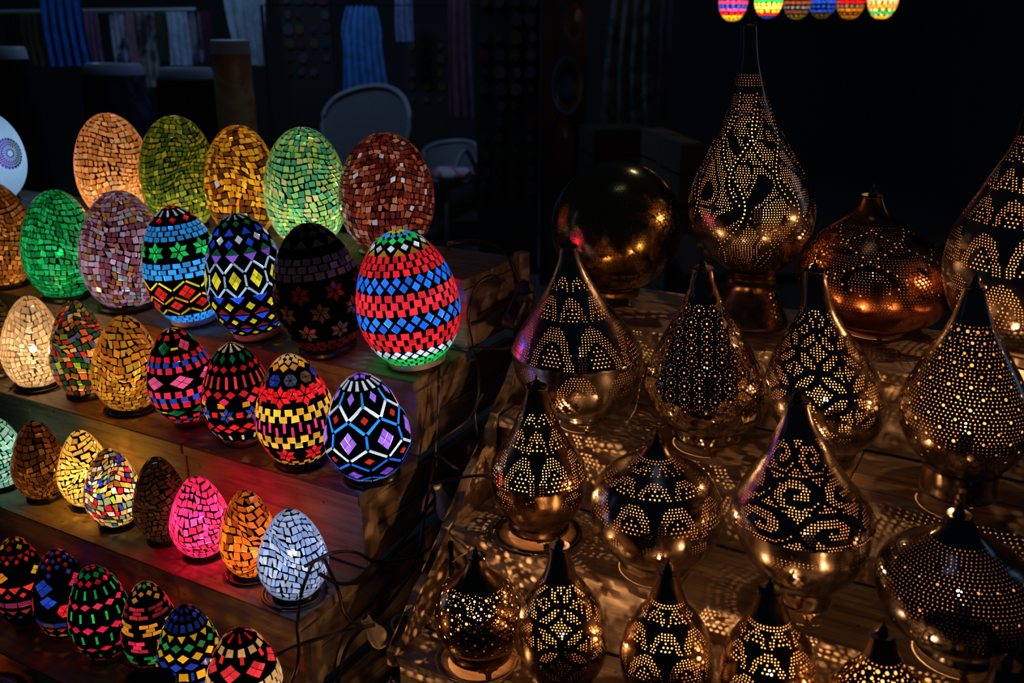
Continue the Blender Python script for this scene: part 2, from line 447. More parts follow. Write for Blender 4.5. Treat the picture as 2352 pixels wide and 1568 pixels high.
RED = (0.95, 0.02, 0.03); PINK = (1.0, 0.06, 0.22); BLUE = (0.02, 0.10, 0.95); CYAN = (0.05, 0.42, 1.0); GREEN = (0.02, 0.62, 0.12)
DGREEN = (0.01, 0.16, 0.05); YEL = (0.98, 0.80, 0.03); ORA = (1.0, 0.42, 0.03); WHI = (0.82, 0.88, 0.96); CRM = (0.95, 0.72, 0.42)
PUR = (0.38, 0.13, 0.92); OCH = (0.42, 0.17, 0.02); PALEB = (0.5, 0.66, 0.85); HOT = (1.0, 0.22, 0.45); NAVY = (0.02, 0.05, 0.42); DRED = (0.30, 0.015, 0.02)

def pat_cyan_star(p):
    p.dia(.035, 6, RED, .9, .1); p.bar(.10, 12, WHI, .05, .22, slant=.1); p.dia(.165, 9, RED, .55, .17)
    for f, q in ((.225, 0), (.265, .5), (.305, 0)): p.sq(f, 24, CYAN, .78, .125, q)
    p.star(.40, 9, GREEN, .27)
    for f, q in ((.50, 0), (.54, .5), (.58, 0)): p.sq(f, 24, CYAN, .78, .125, q)
    p.zig(.645, 9, YEL, .24, .05); p.dia4(.70, 9, (0.75, .02, .015), .62, .42); p.zig(.755, 9, ORA, .22, .05, .5); p.dia4(.80, 9, (0.75, .02, .015), .55, .30, .5); p.zig(.86, 9, (.85, .5, .03), .2, .05)
    for f, q in ((.915, 0), (.945, .5), (.975, 0)): p.sq(f, 24, CYAN, .8, .095, q)
def pat_blue_yellow(p):
    p.bar(.06, 9, PALEB, .05, .2, slant=.12); p.dia(.125, 9, DGREEN, .6, .2); p.tri(.185, 9, BLUE, .6, .2, .5)
    p.dia(.245, 9, WHI, .42, .24); p.dia(.275, 9, BLUE, .42, .24, .5); p.tri(.325, 12, DGREEN, .8, .17); p.tri(.375, 12, PUR, .8, .19, up=False)
    p.zig(.435, 12, PALEB, .26, .055); p.dia4(.52, 12, YEL, .62, .46); p.bar(.525, 12, PALEB, .05, .28, .5); p.zig(.605, 12, PALEB, .26, .055, .5)
    p.tri(.66, 12, BLUE, .7, .18, up=False); p.dia(.705, 12, YEL, .45, .22, .5); p.tri(.745, 12, DRED, .8, .15); p.tri(.80, 12, BLUE, .75, .16, up=False)
    p.dia(.83, 12, YEL, .42, .17, .5); p.tri(.87, 12, DRED, .8, .12); p.tri(.92, 12, BLUE, .75, .12, up=False); p.dia(.945, 12, YEL, .45, .12, .5); p.tri(.98, 12, DRED, .7, .07)
def pat_dark_star(p):
    D = (.22, .2, .24)
    p.dia(.06, 8, D, .8, .2); p.dia(.13, 10, (.1, .1, .2), .8, .22); p.tri(.2, 10, D, .8, .2)
    for f, q in ((.32, 0), (.37, .5), (.42, 0)): p.sq(f, 22, (.34, .3, .5), .8, .15, q)
    p.star(.53, 8, (.5, .05, .04), .25); p.star(.66, 8, (.45, .2, .05), .25, .5); p.star(.80, 8, (.62, .4, .42), .24)
    for f, q in ((.895, 0), (.93, .5), (.965, 0)): p.sq(f, 20, (.5, .06, .05), .8, .11, q)
def pat_red_blue(p):
    p.dia(.035, 8, YEL, .95, .15); p.dia(.075, 12, CYAN, .95, .17); p.dia(.12, 14, GREEN, .95, .18); p.dia(.175, 12, WHI, .6, .16); p.tri(.205, 12, OCH, .75, .15, .5)
    for f, q in ((.248, 0), (.292, .5), (.336, 0)): p.sq(f, 26, RED, .68, .13, q)
    p.dia(.385, 24, (.02, .18, .98), .74, .2); p.dia(.427, 24, (.02, .22, 1), .74, .2, .5)
    for f, q in ((.482, 0), (.526, .5), (.570, 0)): p.sq(f, 28, (1, .03, .05), .68, .135, q)
    p.dia(.622, 24, (.03, .25, 1), .74, .2); p.dia(.664, 24, (.02, .17, .98), .74, .2, .5)
    for f, q in ((.718, 0), (.762, .5), (.806, 0)): p.sq(f, 26, RED, .68, .13, q)
    p.dia(.850, 24, WHI, .74, .15); p.dia(.880, 24, WHI, .74, .15, .5)
    for f, q in ((.915, 0), (.944, .5), (.973, 0)): p.sq(f, 24, GREEN, .74, .085, q)
def pat_rows_pink(p):
    p.bar(.04, 6, CRM, .05, .16, slant=.2); p.sq(.12, 8, RED, .5, .17); p.dia4(.215, 6, [DGREEN, (.8, .08, .18)], .62, .42); p.bar(.23, 3, YEL, .2, .07)
    p.sq(.32, 17, RED, .62, .17); p.sq(.368, 18, (.02, .08, .6), .62, .16, .3); p.sq(.418, 19, (1, .03, .12), .6, .17)
    p.dia4(.525, 7, (.95, .12, .35), .82, .4)
    p.sq(.63, 20, (1, .04, .12), .62, .18); p.sq(.682, 20, (.02, .08, .6), .62, .16, .4); p.sq(.735, 19, RED, .62, .17)
    p.dia4(.815, 8, DGREEN, .8, .26); p.bar(.81, 4, YEL, .18, .05); p.sq(.885, 14, RED, .55, .12); p.sq(.925, 14, NAVY, .6, .1, .4); p.sq(.965, 14, RED, .6, .09)
def pat_bars_red(p):
    p.bar(.07, 9, CRM, .06, .3); p.dia(.175, 11, DGREEN, .6, .3); p.dia(.265, 15, RED, .82, .2); p.bar(.375, 21, (1, .06, .05), .075, .34)
    p.dia(.475, 16, RED, .8, .22); p.dia(.53, 8, (1, .03, .10), .4, .22, .0); p.sq(.565, 9, ORA, .3, .14, .3)
    p.star(.65, 9, [(.35, .16, .12), (.03, .06, .45), NAVY], .23, .5); p.sq(.645, 9, RED, .25, .14); p.dia(.76, 16, RED, .8, .2); p.dia(.80, 16, RED, .7, .16, .5)
    p.bar(.89, 15, CRM, .07, .2); p.dia(.96, 14, [DRED, NAVY], .8, .08)
def pat_star_yellow(p):
    p.dia(.04, 7, (.9, .65, .35), .95, .18); p.dia(.085, 9, (1, .6, .15), .95, .2); p.dia(.135, 10, ORA, .95, .22)
    p.hexa(.235, 9, [NAVY, (.06, .08, .14), (.12, .06, .04)], .17); p.star(.36, 8, RED, .3); p.hexa(.34, 8, RED, .16, .5)
    p.sq(.475, 20, (1, .55, .04), .62, .17); p.sq(.525, 20, (1, .6, .05), .62, .17, .5)
    p.bar(.605, 32, (1, .05, .28), .07, .24, alt=.05)
    p.sq(.685, 20, (1, .5, .04), .62, .16); p.sq(.735, 20, (1, .6, .05), .62, .16, .5)
    p.star(.835, 8, RED, .27); p.sq(.925, 16, ORA, .6, .1); p.sq(.965, 16, ORA, .6, .09, .5)
def pat_hex_purple(p):
    p.dia(.045, 6, PUR, .9, .2); p.bar(.13, 14, WHI, .07, .26, slant=.12); p.dia(.235, 7, (.45, .2, .95), .34, .30, .5); p.bar(.245, 7, CYAN, .06, .36)
    p.zig(.345, 7, WHI, .34, .07); p.dia(.40, 7, (.85, .03, .02), .26, .20); p.zig(.455, 7, (.03, .3, 1), .3, .065, .5)
    p.dia4(.565, 7, (.48, .2, .95), .48, .52, .5); p.bar(.565, 7, (.02, .25, 1), .06, .30)
    p.zig(.665, 7, WHI, .28, .065); p.dia(.715, 7, (.75, .03, .02), .26, .17); p.zig(.77, 7, (.02, .2, 1), .26, .06, .5)
    p.dia4(.86, 7, (.35, .1, .8), .5, .3, .5); p.zig(.925, 7, (.02, .18, 1), .18, .055); p.zig(.97, 10, PALEB, .06, .04)
def pat_red_teeth(p):
    p.dia(.05, 7, [DRED, YEL, (.5, .3, .04)], .9, .2); p.dia(.12, 7, [RED, YEL], .7, .26, .5); p.tri(.21, 12, (.7, .02, .02), .85, .18, up=False); p.dia(.25, 12, (1, .05, .05), .55, .22, .5)
    p.dia4(.39, 4, [YEL, ORA], .42, .42); p.tri(.52, 12, (1, .06, .05), .85, .24, up=False); p.dia(.57, 12, (.8, .03, .03), .5, .22, .5)
    p.sq(.665, 13, (.28, .03, .16), .92, .22); p.tri(.755, 13, (.45, .06, .06), .85, .2, up=False); p.dia(.81, 13, (.02, .09, .3), .4, .18, .5)
def pat_big_blocks(p):
    p.dia(.05, 6, [NAVY, RED], .9, .2); p.dia(.12, 12, [RED, NAVY], .8, .2); p.dia(.18, 12, [(.5, .02, .02), NAVY], .7, .2, .5); p.dia(.25, 6, NAVY, .3, .22)
    p.dia4(.37, 4, [(1, .03, .14), (.02, .07, .6)], .62, .68); p.dia4(.50, 4, [(1, .03, .14), (.02, .07, .6)], .45, .5, .15); p.hexa(.60, 4, RED, .26, .5)
    p.sq(.745, 14, [(.02, .04, .3), (.1, .06, .09)], .95, .2); p.tri(.82, 14, (.75, .04, .03), .8, .17, up=False); p.tri(.89, 12, ORA, .75, .14)
def pat_green_bars(p):
    p.sq(.03, 4, RED, .6, .1); p.dia(.10, 8, (.01, .3, .05), .85, .26); p.dia(.165, 11, RED, .85, .22, .5); p.bar(.26, 13, GREEN, .075, .3)
    p.dia(.365, 13, (1, .04, .10), .88, .22); p.bar(.465, 14, (.02, .5, .1), .075, .3); p.dia(.575, 14, (1, .02, .10), .85, .24, .5); p.bar(.675, 14, (.02, .42, .09), .075, .3)
    p.dia(.78, 13, (.9, .03, .05), .85, .2); p.bar(.87, 12, (.02, .3, .06), .08, .15); p.sq(.955, 8, (.6, .03, .03), .6, .08)
def pat_bricks(p):
    p.dia(.05, 7, [(.8, .4, .06), GREEN], .9, .22); p.dia(.12, 9, (.8, .4, .06), .8, .22, .5); p.dia(.18, 4, (.8, .4, .06), .35, .24)
    p.bricks(.30, 6, [(1, .05, .08), DRED], 0, .3, .13); p.bricks(.46, 6, (1, .36, .03), .5, .3, .13); p.bricks(.62, 6, (1, .03, .10), 0, .3, .13)
    p.bricks(.78, 6, (.02, .4, .06), .5, .28, .12); p.sq(.88, 10, (.7, .03, .04), .8, .09)
def pat_blue_cap(p):
    p.dia(.05, 8, (.01, .03, .3), .9, .2); p.dia(.11, 12, (.01, .04, .36), .9, .2); p.bar(.185, 16, (.01, .05, .45), .13, .24); p.tri(.27, 12, YEL, .72, .2, up=False)
    p.dia(.335, 13, (.02, .42, .16), .85, .25); p.dia(.415, 13, (1, .68, .04), .82, .26, .5); p.dia(.485, 13, (.02, .07, .8), .85, .24)
    p.sq(.565, 12, (1, .62, .04), .52, .24); p.bar(.565, 12, (.02, .06, .6), .09, .24, .5); p.tri(.66, 12, NAVY, .85, .2, up=False); p.dia(.74, 12, (.3, .02, .3), .5, .2); p.dia(.83, 12, ORA, .6, .15, .5)
def pat_cream_pink(p):
    p.bar(.08, 7, (.8, .02, .03), .06, .26); p.sq(.185, 11, CRM, .6, .2); p.dia4(.33, 7, (1, .06, .12), .84, .48, .5); p.bar(.24, 7, (1, .05, .05), .1, .2)
    for f, q in ((.455, 0), (.505, .5), (.555, 0)): p.sq(f, 22, CRM, .74, .17, q)
    p.dia4(.66, 8, (1, .06, .12), .84, .34); p.sq(.76, 20, CRM, .74, .13); p.sq(.80, 20, CRM, .74, .13, .5); p.sq(.9, 16, RED, .7, .1)

PAL = dict(
    peach=[(1, .52, .22), (.9, .42, .15), (1, .62, .33), (.8, .34, .1)],
    olive=[(.28, .40, .03), (.12, .22, .02), (.5, .55, .05), (.2, .32, .02), (.07, .15, .02)],
    gold=[(.85, .45, .02), (.25, .09, .01), (.95, .62, .04), (.14, .05, .01), (.65, .25, .02), (.9, .5, .03), (.75, .68, .95)],
    lime=[(.28, .62, .14), (.14, .55, .22), (.5, .72, .12), (.08, .42, .2), (.75, .72, .28), (.4, .68, .2)],
    garnet=[(.35, .05, .02), (.16, .02, .012), (.55, .10, .04), (.10, .012, .01), (.62, .25, .16), (.22, .03, .015), (.9, .85, .95)],
    amberb=[(.7, .28, .05), (.45, .15, .02), (.85, .4, .1), (.3, .1, .015)],
    emerald=[(.015, .55, .13), (.01, .38, .08), (.02, .65, .2), (.01, .28, .06)],
    lavender=[(.52, .25, .45), (.62, .42, .62), (.25, .06, .08), (.5, .22, .07), (.42, .5, .6), (.66, .36, .5), (.35, .12, .2)],
    moss=[(.3, .22, .03), (.12, .12, .02), (.35, .15, .02)],
    ivory=[(1, .74, .42), (1, .7, .38), (1, .78, .48)],
    confetti=[(1, .5, .15), (.02, .14, .04), (.9, .2, .06), (.12, .16, .32), (.35, .6, .04), (1, .65, .3), (.05, .05, .02), (.02, .12, .03), (.3, .14, .03), (.8, .05, .04)],
    honey=[(.95, .55, .05), (.8, .35, .03), (1, .68, .08), (.65, .25, .03), (.9, .45, .06)],
    mint=[(.42, .85, .6), (.3, .7, .55), (.55, .9, .65), (.2, .6, .5)],
    tobacco=[(.55, .2, .02), (.32, .1, .015), (.7, .3, .04), (.22, .07, .01)],
    butter=[(1, .66, .12), (1, .72, .18), (1, .58, .08)],
    carnival=[(1, .62, .25), (.02, .06, .5), (1, .4, .06), (.45, .7, .05), (.9, .85, .75), (.85, .02, .06), (.3, .12, .02), (.95, .7, .4), (.25, .35, .22), (.06, .03, .05), (1, .5, .15)],
    unlit=[(.30, .13, .05), (.24, .10, .03), (.36, .16, .07)],
    rose=[(1, .03, .16), (1, .02, .12), (.9, .02, .08), (1, .05, .22)],
    rust=[(.95, .28, .03), (.7, .15, .02), (1, .4, .07), (.4, .07, .01), (.85, .22, .02)],
    steel=[(.32, .42, .75), (.42, .5, .72), (.28, .38, .68), (.5, .55, .7)],
)
WARM = (1.0, 0.74, 0.47); WHITE = (1.0, 0.95, 0.90); COOL = (0.85, 0.93, 1.0)
# key, x, y, z, radius, height, pointedness, roll, palette or pattern, tile size, power at r=0.1, bulb height fraction, light colour, base, label
EGGS = [
 ('a0', -1.700, 3.133, 1.016, .112, .290, 0, 0, 'FROST', 0, .34, .5, COOL, 'base_black', 'large frosted white egg lamp with a lilac lace medallion'),
 ('a1', -1.184, 2.854, 1.016, .105, .308, 0, 0, 'peach', .0172, .78, .30, WARM, 'base_black', 'large peach orange mosaic egg lamp, leftmost of the top shelf beside the frosted one'),
 ('a2', -0.943, 2.718, 1.016, .106, .315, 0, 0, 'olive', .0165, .62, .26, WARM, 'base_black', 'large olive green mosaic egg lamp on the top shelf'),
 ('a3', -0.735, 2.601, 1.016, .097, .301, 0, 0, 'gold', .0180, .62, .42, WARM, 'base_black', 'large amber and brown mosaic egg lamp on the top shelf'),
 ('a4', -0.538, 2.490, 1.016, .106, .308, 0, 0, 'lime', .0165, .80, .30, WHITE, 'base_black', 'large pale green mosaic egg lamp on the top shelf'),
 ('a5', -0.318, 2.421, 1.016, .120, .302, 0, 0, 'garnet', .0165, .34, .45, WHITE, 'base_black', 'large dark red brown mosaic egg lamp with scattered white chips'),
 ('b1', -1.511, 2.755, .834, .105, .306, .25, 0, 'amberb', .0170, .42, .3, WARM, 'base_black', 'large orange brown mosaic egg lamp cut by the left edge of the picture'),
 ('b2', -1.267, 2.623, .834, .101, .304, .25, 2, 'emerald', .0170, .46, .42, WHITE, 'base_black', 'large emerald green mosaic egg lamp on the second shelf'),
 ('b3', -1.054, 2.526, .834, .111, .317, .25, 3, 'lavender', .0175, .40, .40, WHITE, 'base_black', 'large lilac and mauve mosaic egg lamp on the second shelf'),
 ('b4', -0.841, 2.383, .834, .099, .303, .25, -5, pat_cyan_star, 0, 0.72, .42, COOL, 'base_white', 'black egg lamp with cyan square bands and green six-pointed stars'),
 ('b5', -0.649, 2.272, .834, .099, .306, .25, -5, pat_blue_yellow, 0, 0.61, .45, COOL, 'base_white', 'black egg lamp with yellow diamonds between white zigzag bars'),
 ('b6', -0.452, 2.161, .834, .105, .305, .25, -6, pat_dark_star, 0, 0.03, .4, WARM, 'base_black', 'unlit dark egg lamp with faint pink and brown stars'),  # faint inner light added although this lamp is off
 ('b7', -0.232, 2.066, .834, .116, .307, .25, -7, pat_red_blue, 0, 0.83, .45, COOL, 'base_white', 'large egg lamp with bands of red squares and blue diamonds'),
 ('c0', -1.440, 2.492, .649, .084, .243, .75, 0, 'moss', .0165, .12, .4, WARM, 'base_black', 'dim dark green and brown mosaic egg lamp at the left edge of the third shelf'),
 ('c1', -1.271, 2.397, .649, .079, .250, .75, 3, 'ivory', .0168, .85, .42, WARM, 'base_black', 'bright ivory mosaic egg lamp on the third shelf'),
 ('c2', -1.120, 2.340, .649, .075, .258, .75, 0, 'confetti', .0172, .55, .4, WARM, 'base_black', 'orange, green and black mosaic egg lamp on a black base'),
 ('c3', -0.963, 2.244, .649, .085, .244, .75, 3, 'honey', .0172, .8, .42, WARM, 'base_black', 'honey yellow and amber mosaic egg lamp on the third shelf'),
 ('c4', -0.795, 2.160, .649, .084, .240, .75, -6, pat_rows_pink, 0, 0.61, .42, WHITE, 'base_gold', 'black egg lamp with rows of red and blue squares and pink diamonds'),
 ('c5', -0.633, 2.052, .649, .083, .242, .75, -2, pat_bars_red, 0, 0.61, .42, WHITE, 'base_gold', 'black egg lamp with a ring of long red bars and cream rays at its top'),
 ('c6', -0.476, 1.943, .649, .088, .252, .75, -3, pat_star_yellow, 0, 0.76, .45, WHITE, 'base_black', 'black egg lamp with red stars, yellow checks and magenta bars'),
 ('c7', -0.308, 1.866, .649, .092, .236, .75, -4, pat_hex_purple, 0, 0.83, .48, COOL, 'base_black', 'black egg lamp with purple diamonds in a lattice of blue and white bars'),
 ('d1', -1.288, 2.169, .470, .068, .192, .85, 0, 'mint', .0155, .5, .45, WHITE, 'base_black', 'small mint green mosaic egg lamp cut by the left edge of the fourth shelf'),
 ('d2', -1.152, 2.112, .470, .064, .204, .85, 0, 'tobacco', .0152, .24, .35, WARM, 'base_black', 'small dim tobacco brown mosaic egg lamp on the fourth shelf'),
 ('d3', -1.025, 2.073, .470, .062, .196, .85, 0, 'butter', .0152, 2.6, .45, WARM, 'base_black', 'small bright yellow mosaic egg lamp with a warm glow behind it'),
 ('d4', -0.921, 1.979, .470, .064, .192, .85, 0, 'carnival', .0150, 1.0, .48, WARM, 'base_black', 'small mosaic egg lamp of many mixed colours'),
 ('d5', -0.786, 1.912, .470, .061, .205, .85, 0, 'unlit', .0150, .09, .4, WARM, 'base_black', 'small unlit dark brown mosaic egg lamp'),  # weak inner light added so the unlit chips do not go black
 ('d6', -0.680, 1.849, .470, .0645, .188, .85, 0, 'rose', .0155, 3.2, .5, WHITE, 'base_black', 'small glowing hot pink mosaic egg lamp'),
 ('d7', -0.553, 1.769, .470, .060, .198, .85, 0, 'rust', .0155, 1.9, .42, WARM, 'base_black', 'small orange and rust mosaic egg lamp'),
 ('d8', -0.444, 1.693, .470, .071, .194, .85, 0, 'steel', .0155, .75, .50, COOL, 'base_black', 'small grey blue mosaic egg lamp at the shelf corner'),
 ('e0', -1.215, 1.898, .285, .057, .224, .6, 0, pat_cream_pink, 0, 0.58, .45, WARM, 'base_gold', 'egg lamp with white rays, only its tip showing at the left edge'),
 ('e1', -1.101, 1.855,   .285, .058, .222, .6, 0, pat_red_teeth, 0, 0.58, .5, WARM, 'base_gold', 'black egg lamp with red teeth and large yellow squares'),
 ('e2', -0.989, 1.811, .285, .060, .218, .6, 0, pat_big_blocks, 0, 0.61, .5, WHITE, 'base_gold', 'black egg lamp with large blue and pink blocks and a red hexagon'),
 ('e3', -0.875, 1.738, .285, .064, .222, .6, -2, pat_green_bars, 0, 0.68, .48, WHITE, 'base_gold', 'black egg lamp with thin green bars between red diamonds'),
 ('e4', -0.757, 1.701, .285, .058, .208, .6, 0, pat_bricks, 0, 0.61, .48, WHITE, 'base_gold', 'black egg lamp with small groups of red, orange and green bricks'),
 ('e5', -0.635, 1.586, .285, .065, .230, .6, 0, pat_blue_cap, 0, 0.65, .5, WARM, 'base_gold', 'egg lamp with a dark blue top over yellow and green diamonds'),
 ('e6', -0.510, 1.516, .285, .073, .226, .6, 0, pat_cream_pink, 0, 0.68, .5, WARM, 'base_gold', 'egg lamp with cream squares and pink diamonds at the bottom edge of the picture'),
]

def build_tiles(root, sf, tiles, mats_of, view, limit=300, raise_=0.0016):
    """each chip that faces the camera is an object; the rest of the mosaic is one stuff part"""
    front = []; back = []
    for q, col in tiles:
        if min(p[1] for p in q) < 0.0005 or max(p[1] for p in q) > sf.L - 0.0003 or min(p[0] for p in q) < -PI or max(p[0] for p in q) > PI: 
            if min(p[0] for p in q) < -PI or max(p[0] for p in q) > PI: 
                d = 2 * PI if sum(p[0] for p in q) < 0 else -2 * PI
                cx = sum(p[0] for p in q) / len(q)
                if abs(cx) > PI: q = [(a + d, b) for a, b in q]
                if min(p[0] for p in q) < -PI or max(p[0] for p in q) > PI: continue
            if min(p[1] for p in q) < 0.0005 or max(p[1] for p in q) > sf.L - 0.0003: continue
        cx = sum(p[0] for p in q) / len(q); cy = sum(p[1] for p in q) / len(q)
        f = sf.normal(cx, cy).dot(view)
        (front if f > 0.03 else back).append((f, q, col))
    front.sort(key=lambda t: -t[0])
    back += front[limit:]; front = front[:limit]
    polys = []
    def geo(q):
        n = len(q); cx = sum(p[0] for p in q) / n; cy = sum(p[1] for p in q) / n
        lo = [sf.pt(a, b) for a, b in q]
        k = 0.955
        hi = [sf.pt(cx + (a - cx) * k, cy + (b - cy) * k, raise_) for a, b in q]
        fs = [tuple(range(n, 2 * n))] + [(i, (i + 1) % n, n + (i + 1) % n, n + i) for i in range(n)]
        nn = Vector((0, 0, 0))
        for i in range(n): nn += hi[i].cross(hi[(i + 1) % n])
        if nn.dot(sf.normal(cx, cy)) < 0: fs = [t[::-1] for t in fs]
        return lo + hi, fs
    for f, q, col in front:
        vs, fs = geo(q); polys.append(q)
        mesh_obj('tile', vs, fs, mats_of(col), root)
    if back:
        V, F, mi, ms = [], [], [], []
        for f, q, col in back:
            vs, fs = geo(q); polys.append(q); b = len(V); V += vs; F += [tuple(i + b for i in t) for t in fs]
            m = mats_of(col)
            if m not in ms: ms.append(m)
            mi += [ms.index(m)] * len(fs)
        tag(mesh_obj('mosaic', V, F, None, root, mats=ms, midx=mi), kind='stuff')
    return polys

def make_egg(row):
    key, x, y, z, R, h, k, roll, style, size, power, bh, lcol, base, label = row
    rz = math.atan2(-y, -x); el = math.atan2(CAMZ - z - h / 2, math.hypot(x, y))
    root = empty('egg_lamp', (x, y, z), rz)
    lift = 0.012 if base != 'base_gold' else 0.014
    root.rotation_euler = (-math.radians(roll), 0, rz); root.location.z = z + abs(math.sin(math.radians(roll))) * R * .68 + .0004
    sh = -math.sin(math.radians(roll)) * h * .40; root.location.x += -math.sin(rz) * sh; root.location.y += math.cos(rz) * sh
    tag(root, label, 'lamp', 'mosaic egg lamps on the stepped stand')
    view = Vector((math.cos(el), 0, math.sin(el)))
    prof = [(p[0] * (h - lift) / h + lift, p[1]) for p in egg_profile(R, h, k)]
    sf = Surf(prof); sf.maxr = R
    rng = random.Random(hash(label) % 1000 if False else sum(map(ord, label)))
    if style == 'FROST':
        m, nt, out = new_mat('frosted_glass')
        tc = N(nt, 'ShaderNodeTexCoord'); no = N(nt, 'ShaderNodeTexNoise', Scale=260.0, Detail=3.0)
        nt.links.new(tc.outputs['Object'], no.inputs['Vector'])
        mx = N(nt, 'ShaderNodeMixRGB', Color1=(.22, .42, .66, 1), Color2=(.5, .72, .95, 1)); nt.links.new(no.outputs['Fac'], mx.inputs[0])
        tr = N(nt, 'ShaderNodeBsdfTranslucent'); nt.links.new(mx.outputs[0], tr.inputs[0])
        df = N(nt, 'ShaderNodeBsdfDiffuse'); nt.links.new(mx.outputs[0], df.inputs[0])
        ms = N(nt, 'ShaderNodeMixShader', Fac=.25); nt.links.new(tr.outputs[0], ms.inputs[1]); nt.links.new(df.outputs[0], ms.inputs[2]); nt.links.new(ms.outputs[0], out.inputs[0])
        lathe('glass_shell', prof, m, root, 48, cap=False)
        lil = glass((.48, .14, .85)); th0, s0 = 0.62, sf.L * .53; V, F = [], []
        rr = sf.r(s0)
        def ring(r0, r1, n, fill, offs=0):
            for i in range(n):
                a0 = 2 * PI * (i + offs) / n; a1 = a0 + 2 * PI / n * fill; b = len(V)
                for rad, aa in ((r0, a0), (r1, a0), (r1, a1), (r0, a1)):
                    V.append(sf.pt(th0 + rad * math.cos(aa) / rr, s0 + rad * math.sin(aa), .0012))
                F.append((b, b + 1, b + 2, b + 3))
        for r0, r1, n, fl, of in ((.010, .014, 24, 1, 0), (.014, .026, 20, .5, 0), (.026, .029, 30, 1, 0), (.029, .034, 30, .55, .3), (.034, .037, 36, 1, 0), (.037, .042, 36, .5, 0), (.042, .045, 40, 1, 0), (.045, .050, 26, .7, .2)): ring(r0, r1, n, fl, of)
        tag(mesh_obj('lace_medallion', V, F, lil, root), 'lilac lace medallion')
    else:
        if callable(style):
            p = Pattern(sf); random.seed(sum(map(ord, label))); style(p); tiles = p.t
            mo = lambda c: glass(c, .12)
        else:
            tiles = [(q, rng.choice(PAL[style]) if style not in ('garnet', 'gold') else (PAL[style][-1] if rng.random() < (.05 if style == 'garnet' else .012) else rng.choice(PAL[style][:-1]))) for q, _ in rnd_mosaic(sf, size * .86, 1.0, seed=sum(map(ord, label)))]
            mo = lambda c: glass(c, .22, .66 if style in ('rose', 'butter', 'rust', 'honey') else .42)
        polys = build_tiles(root, sf, tiles, mo, view)
        tv, tt = unrolled_shell(sf, polys, max(.006, R * .09), R)
        mesh_obj('shell', [sf.pt(a, b) for a, b in tv], tt, M['grout'], root, True, [sf.normal(a, b) for a, b in tv])
    rb = prof[-1][1]
    if base == 'base_black': lathe('base', [(lift + .002, rb * .9), (lift + .002, rb * 1.12), (.008, rb * 1.22), (.0005, rb * 1.22), (.0005, .005)], M[base], root, 40)
    else: lathe('base', [(lift + .001, rb * .9), (lift + .003, rb * 1.035), (lift - .003, rb * 1.07), (.0005, rb * .95 if base == 'base_gold' else rb * 1.04), (.0005, .005)], M[base], root, 40)
    if power > .1 and style in ('rose', 'steel', 'ivory', 'emerald', 'butter', 'carnival', 'mint'):
        bm = bmesh.new(); bmesh.ops.create_icosphere(bm, subdivisions=2, radius=.0085)
        bb = bm_obj('bulb', bm, M['egg_bulb'], root, True); bb.location = (0, 0, h * bh)
    if power > 0: point_light(root, (0, 0, h * bh), power * (R / .1) ** 2 * 1.0, lcol, R * .16)
    return root

for row in EGGS: make_egg(row)
random.seed(11)

# ------------------------------------------------------------------ pierced metal lamps
def dots_rows(sf, d, mask, s0=0.0, s1=1.0, rad=.3, jit=0.06):
    """hexagonal field of small holes kept where mask(theta, f) is true; mask may return a scale"""
    out = []; s = sf.L * s0 + d; row = 0
    while s < sf.L * s1 - d * .6:
        r = sf.r(s); n = max(6, int(2 * PI * r / d)); ph = .5 * (row % 2)
        for i in range(n):
            th = -PI + 2 * PI * (i + ph + .25) / n
            if abs(abs(th) - PI) * r < d * .5: continue
            k = mask(th, s / sf.L, s, r)
            if k: out.append((th + random.uniform(-jit, jit) * d / r, s + random.uniform(-jit, jit) * d, d * rad * (k if k is not True else 1)))
        s += d * .88; row += 1
    return out
def clean(ds, extra=()):
    """drop holes that collide; the ones listed first win"""
    keep = []; cell = {}
    for th, s, r, rr in ds:
        X = th * rr; key = (int(X / .008), int(s / .008)); ok = True
        for a in (-1, 0, 1):
            for b in (-1, 0, 1):
                for (t2, s2, r2) in cell.get((key[0] + a, key[1] + b), ()):
                    if math.hypot((th - t2) * rr, s - s2) < (r + r2) * 1.18: ok = False
        if ok: keep.append((th, s, r * .85)); cell.setdefault(key, []).append((th, s, r))
    return keep
def scallops(rows, nn, arch=1.0, inner=True):
    """overlapping arches of dots: rows = list of (f_top, f_bottom), nn arches around"""
    def mask(th, f, s, r):
        for j, (a, b) in enumerate(rows):
            if a <= f <= b:
                u = ((th / (2 * PI) * nn + .5 * (j % 2)) % 1.0) - .5; v = (f - a) / (b - a)
                d = math.hypot(u / .46, (1 - v) / .98)
                if d < .50: return False          # the big dots go here
                if d < .62: return False
                if d < 1.0: return True
        return False
    return mask
def scallop_big(sf, rows, nn, d, rad=.33):
    out = []
    for j, (a, b) in enumerate(rows):
        S0, S1 = a * sf.L, b * sf.L; H = S1 - S0; s = S1 - H * .5
        while s < S1 - d * .4:
            r = sf.r(s); W = 2 * PI * r / nn; v = (s - S0) / H
            half = .46 * W * math.sqrt(max(0, .50 ** 2 - ((1 - v) / .98) ** 2)); m = int(half / d)
            for c in range(nn):
                for i in range(-m, m + 1): 
                    th = 2 * PI * (c + .5 - (.5 if j % 2 else 0)) / nn + i * d / r + (.5 * d / r if int((s - S0) / d) % 2 and m else 0)
                    th = (th + PI) % (2 * PI) - PI
                    out.append((th, s, d * rad))
            s += d * .95
    return out
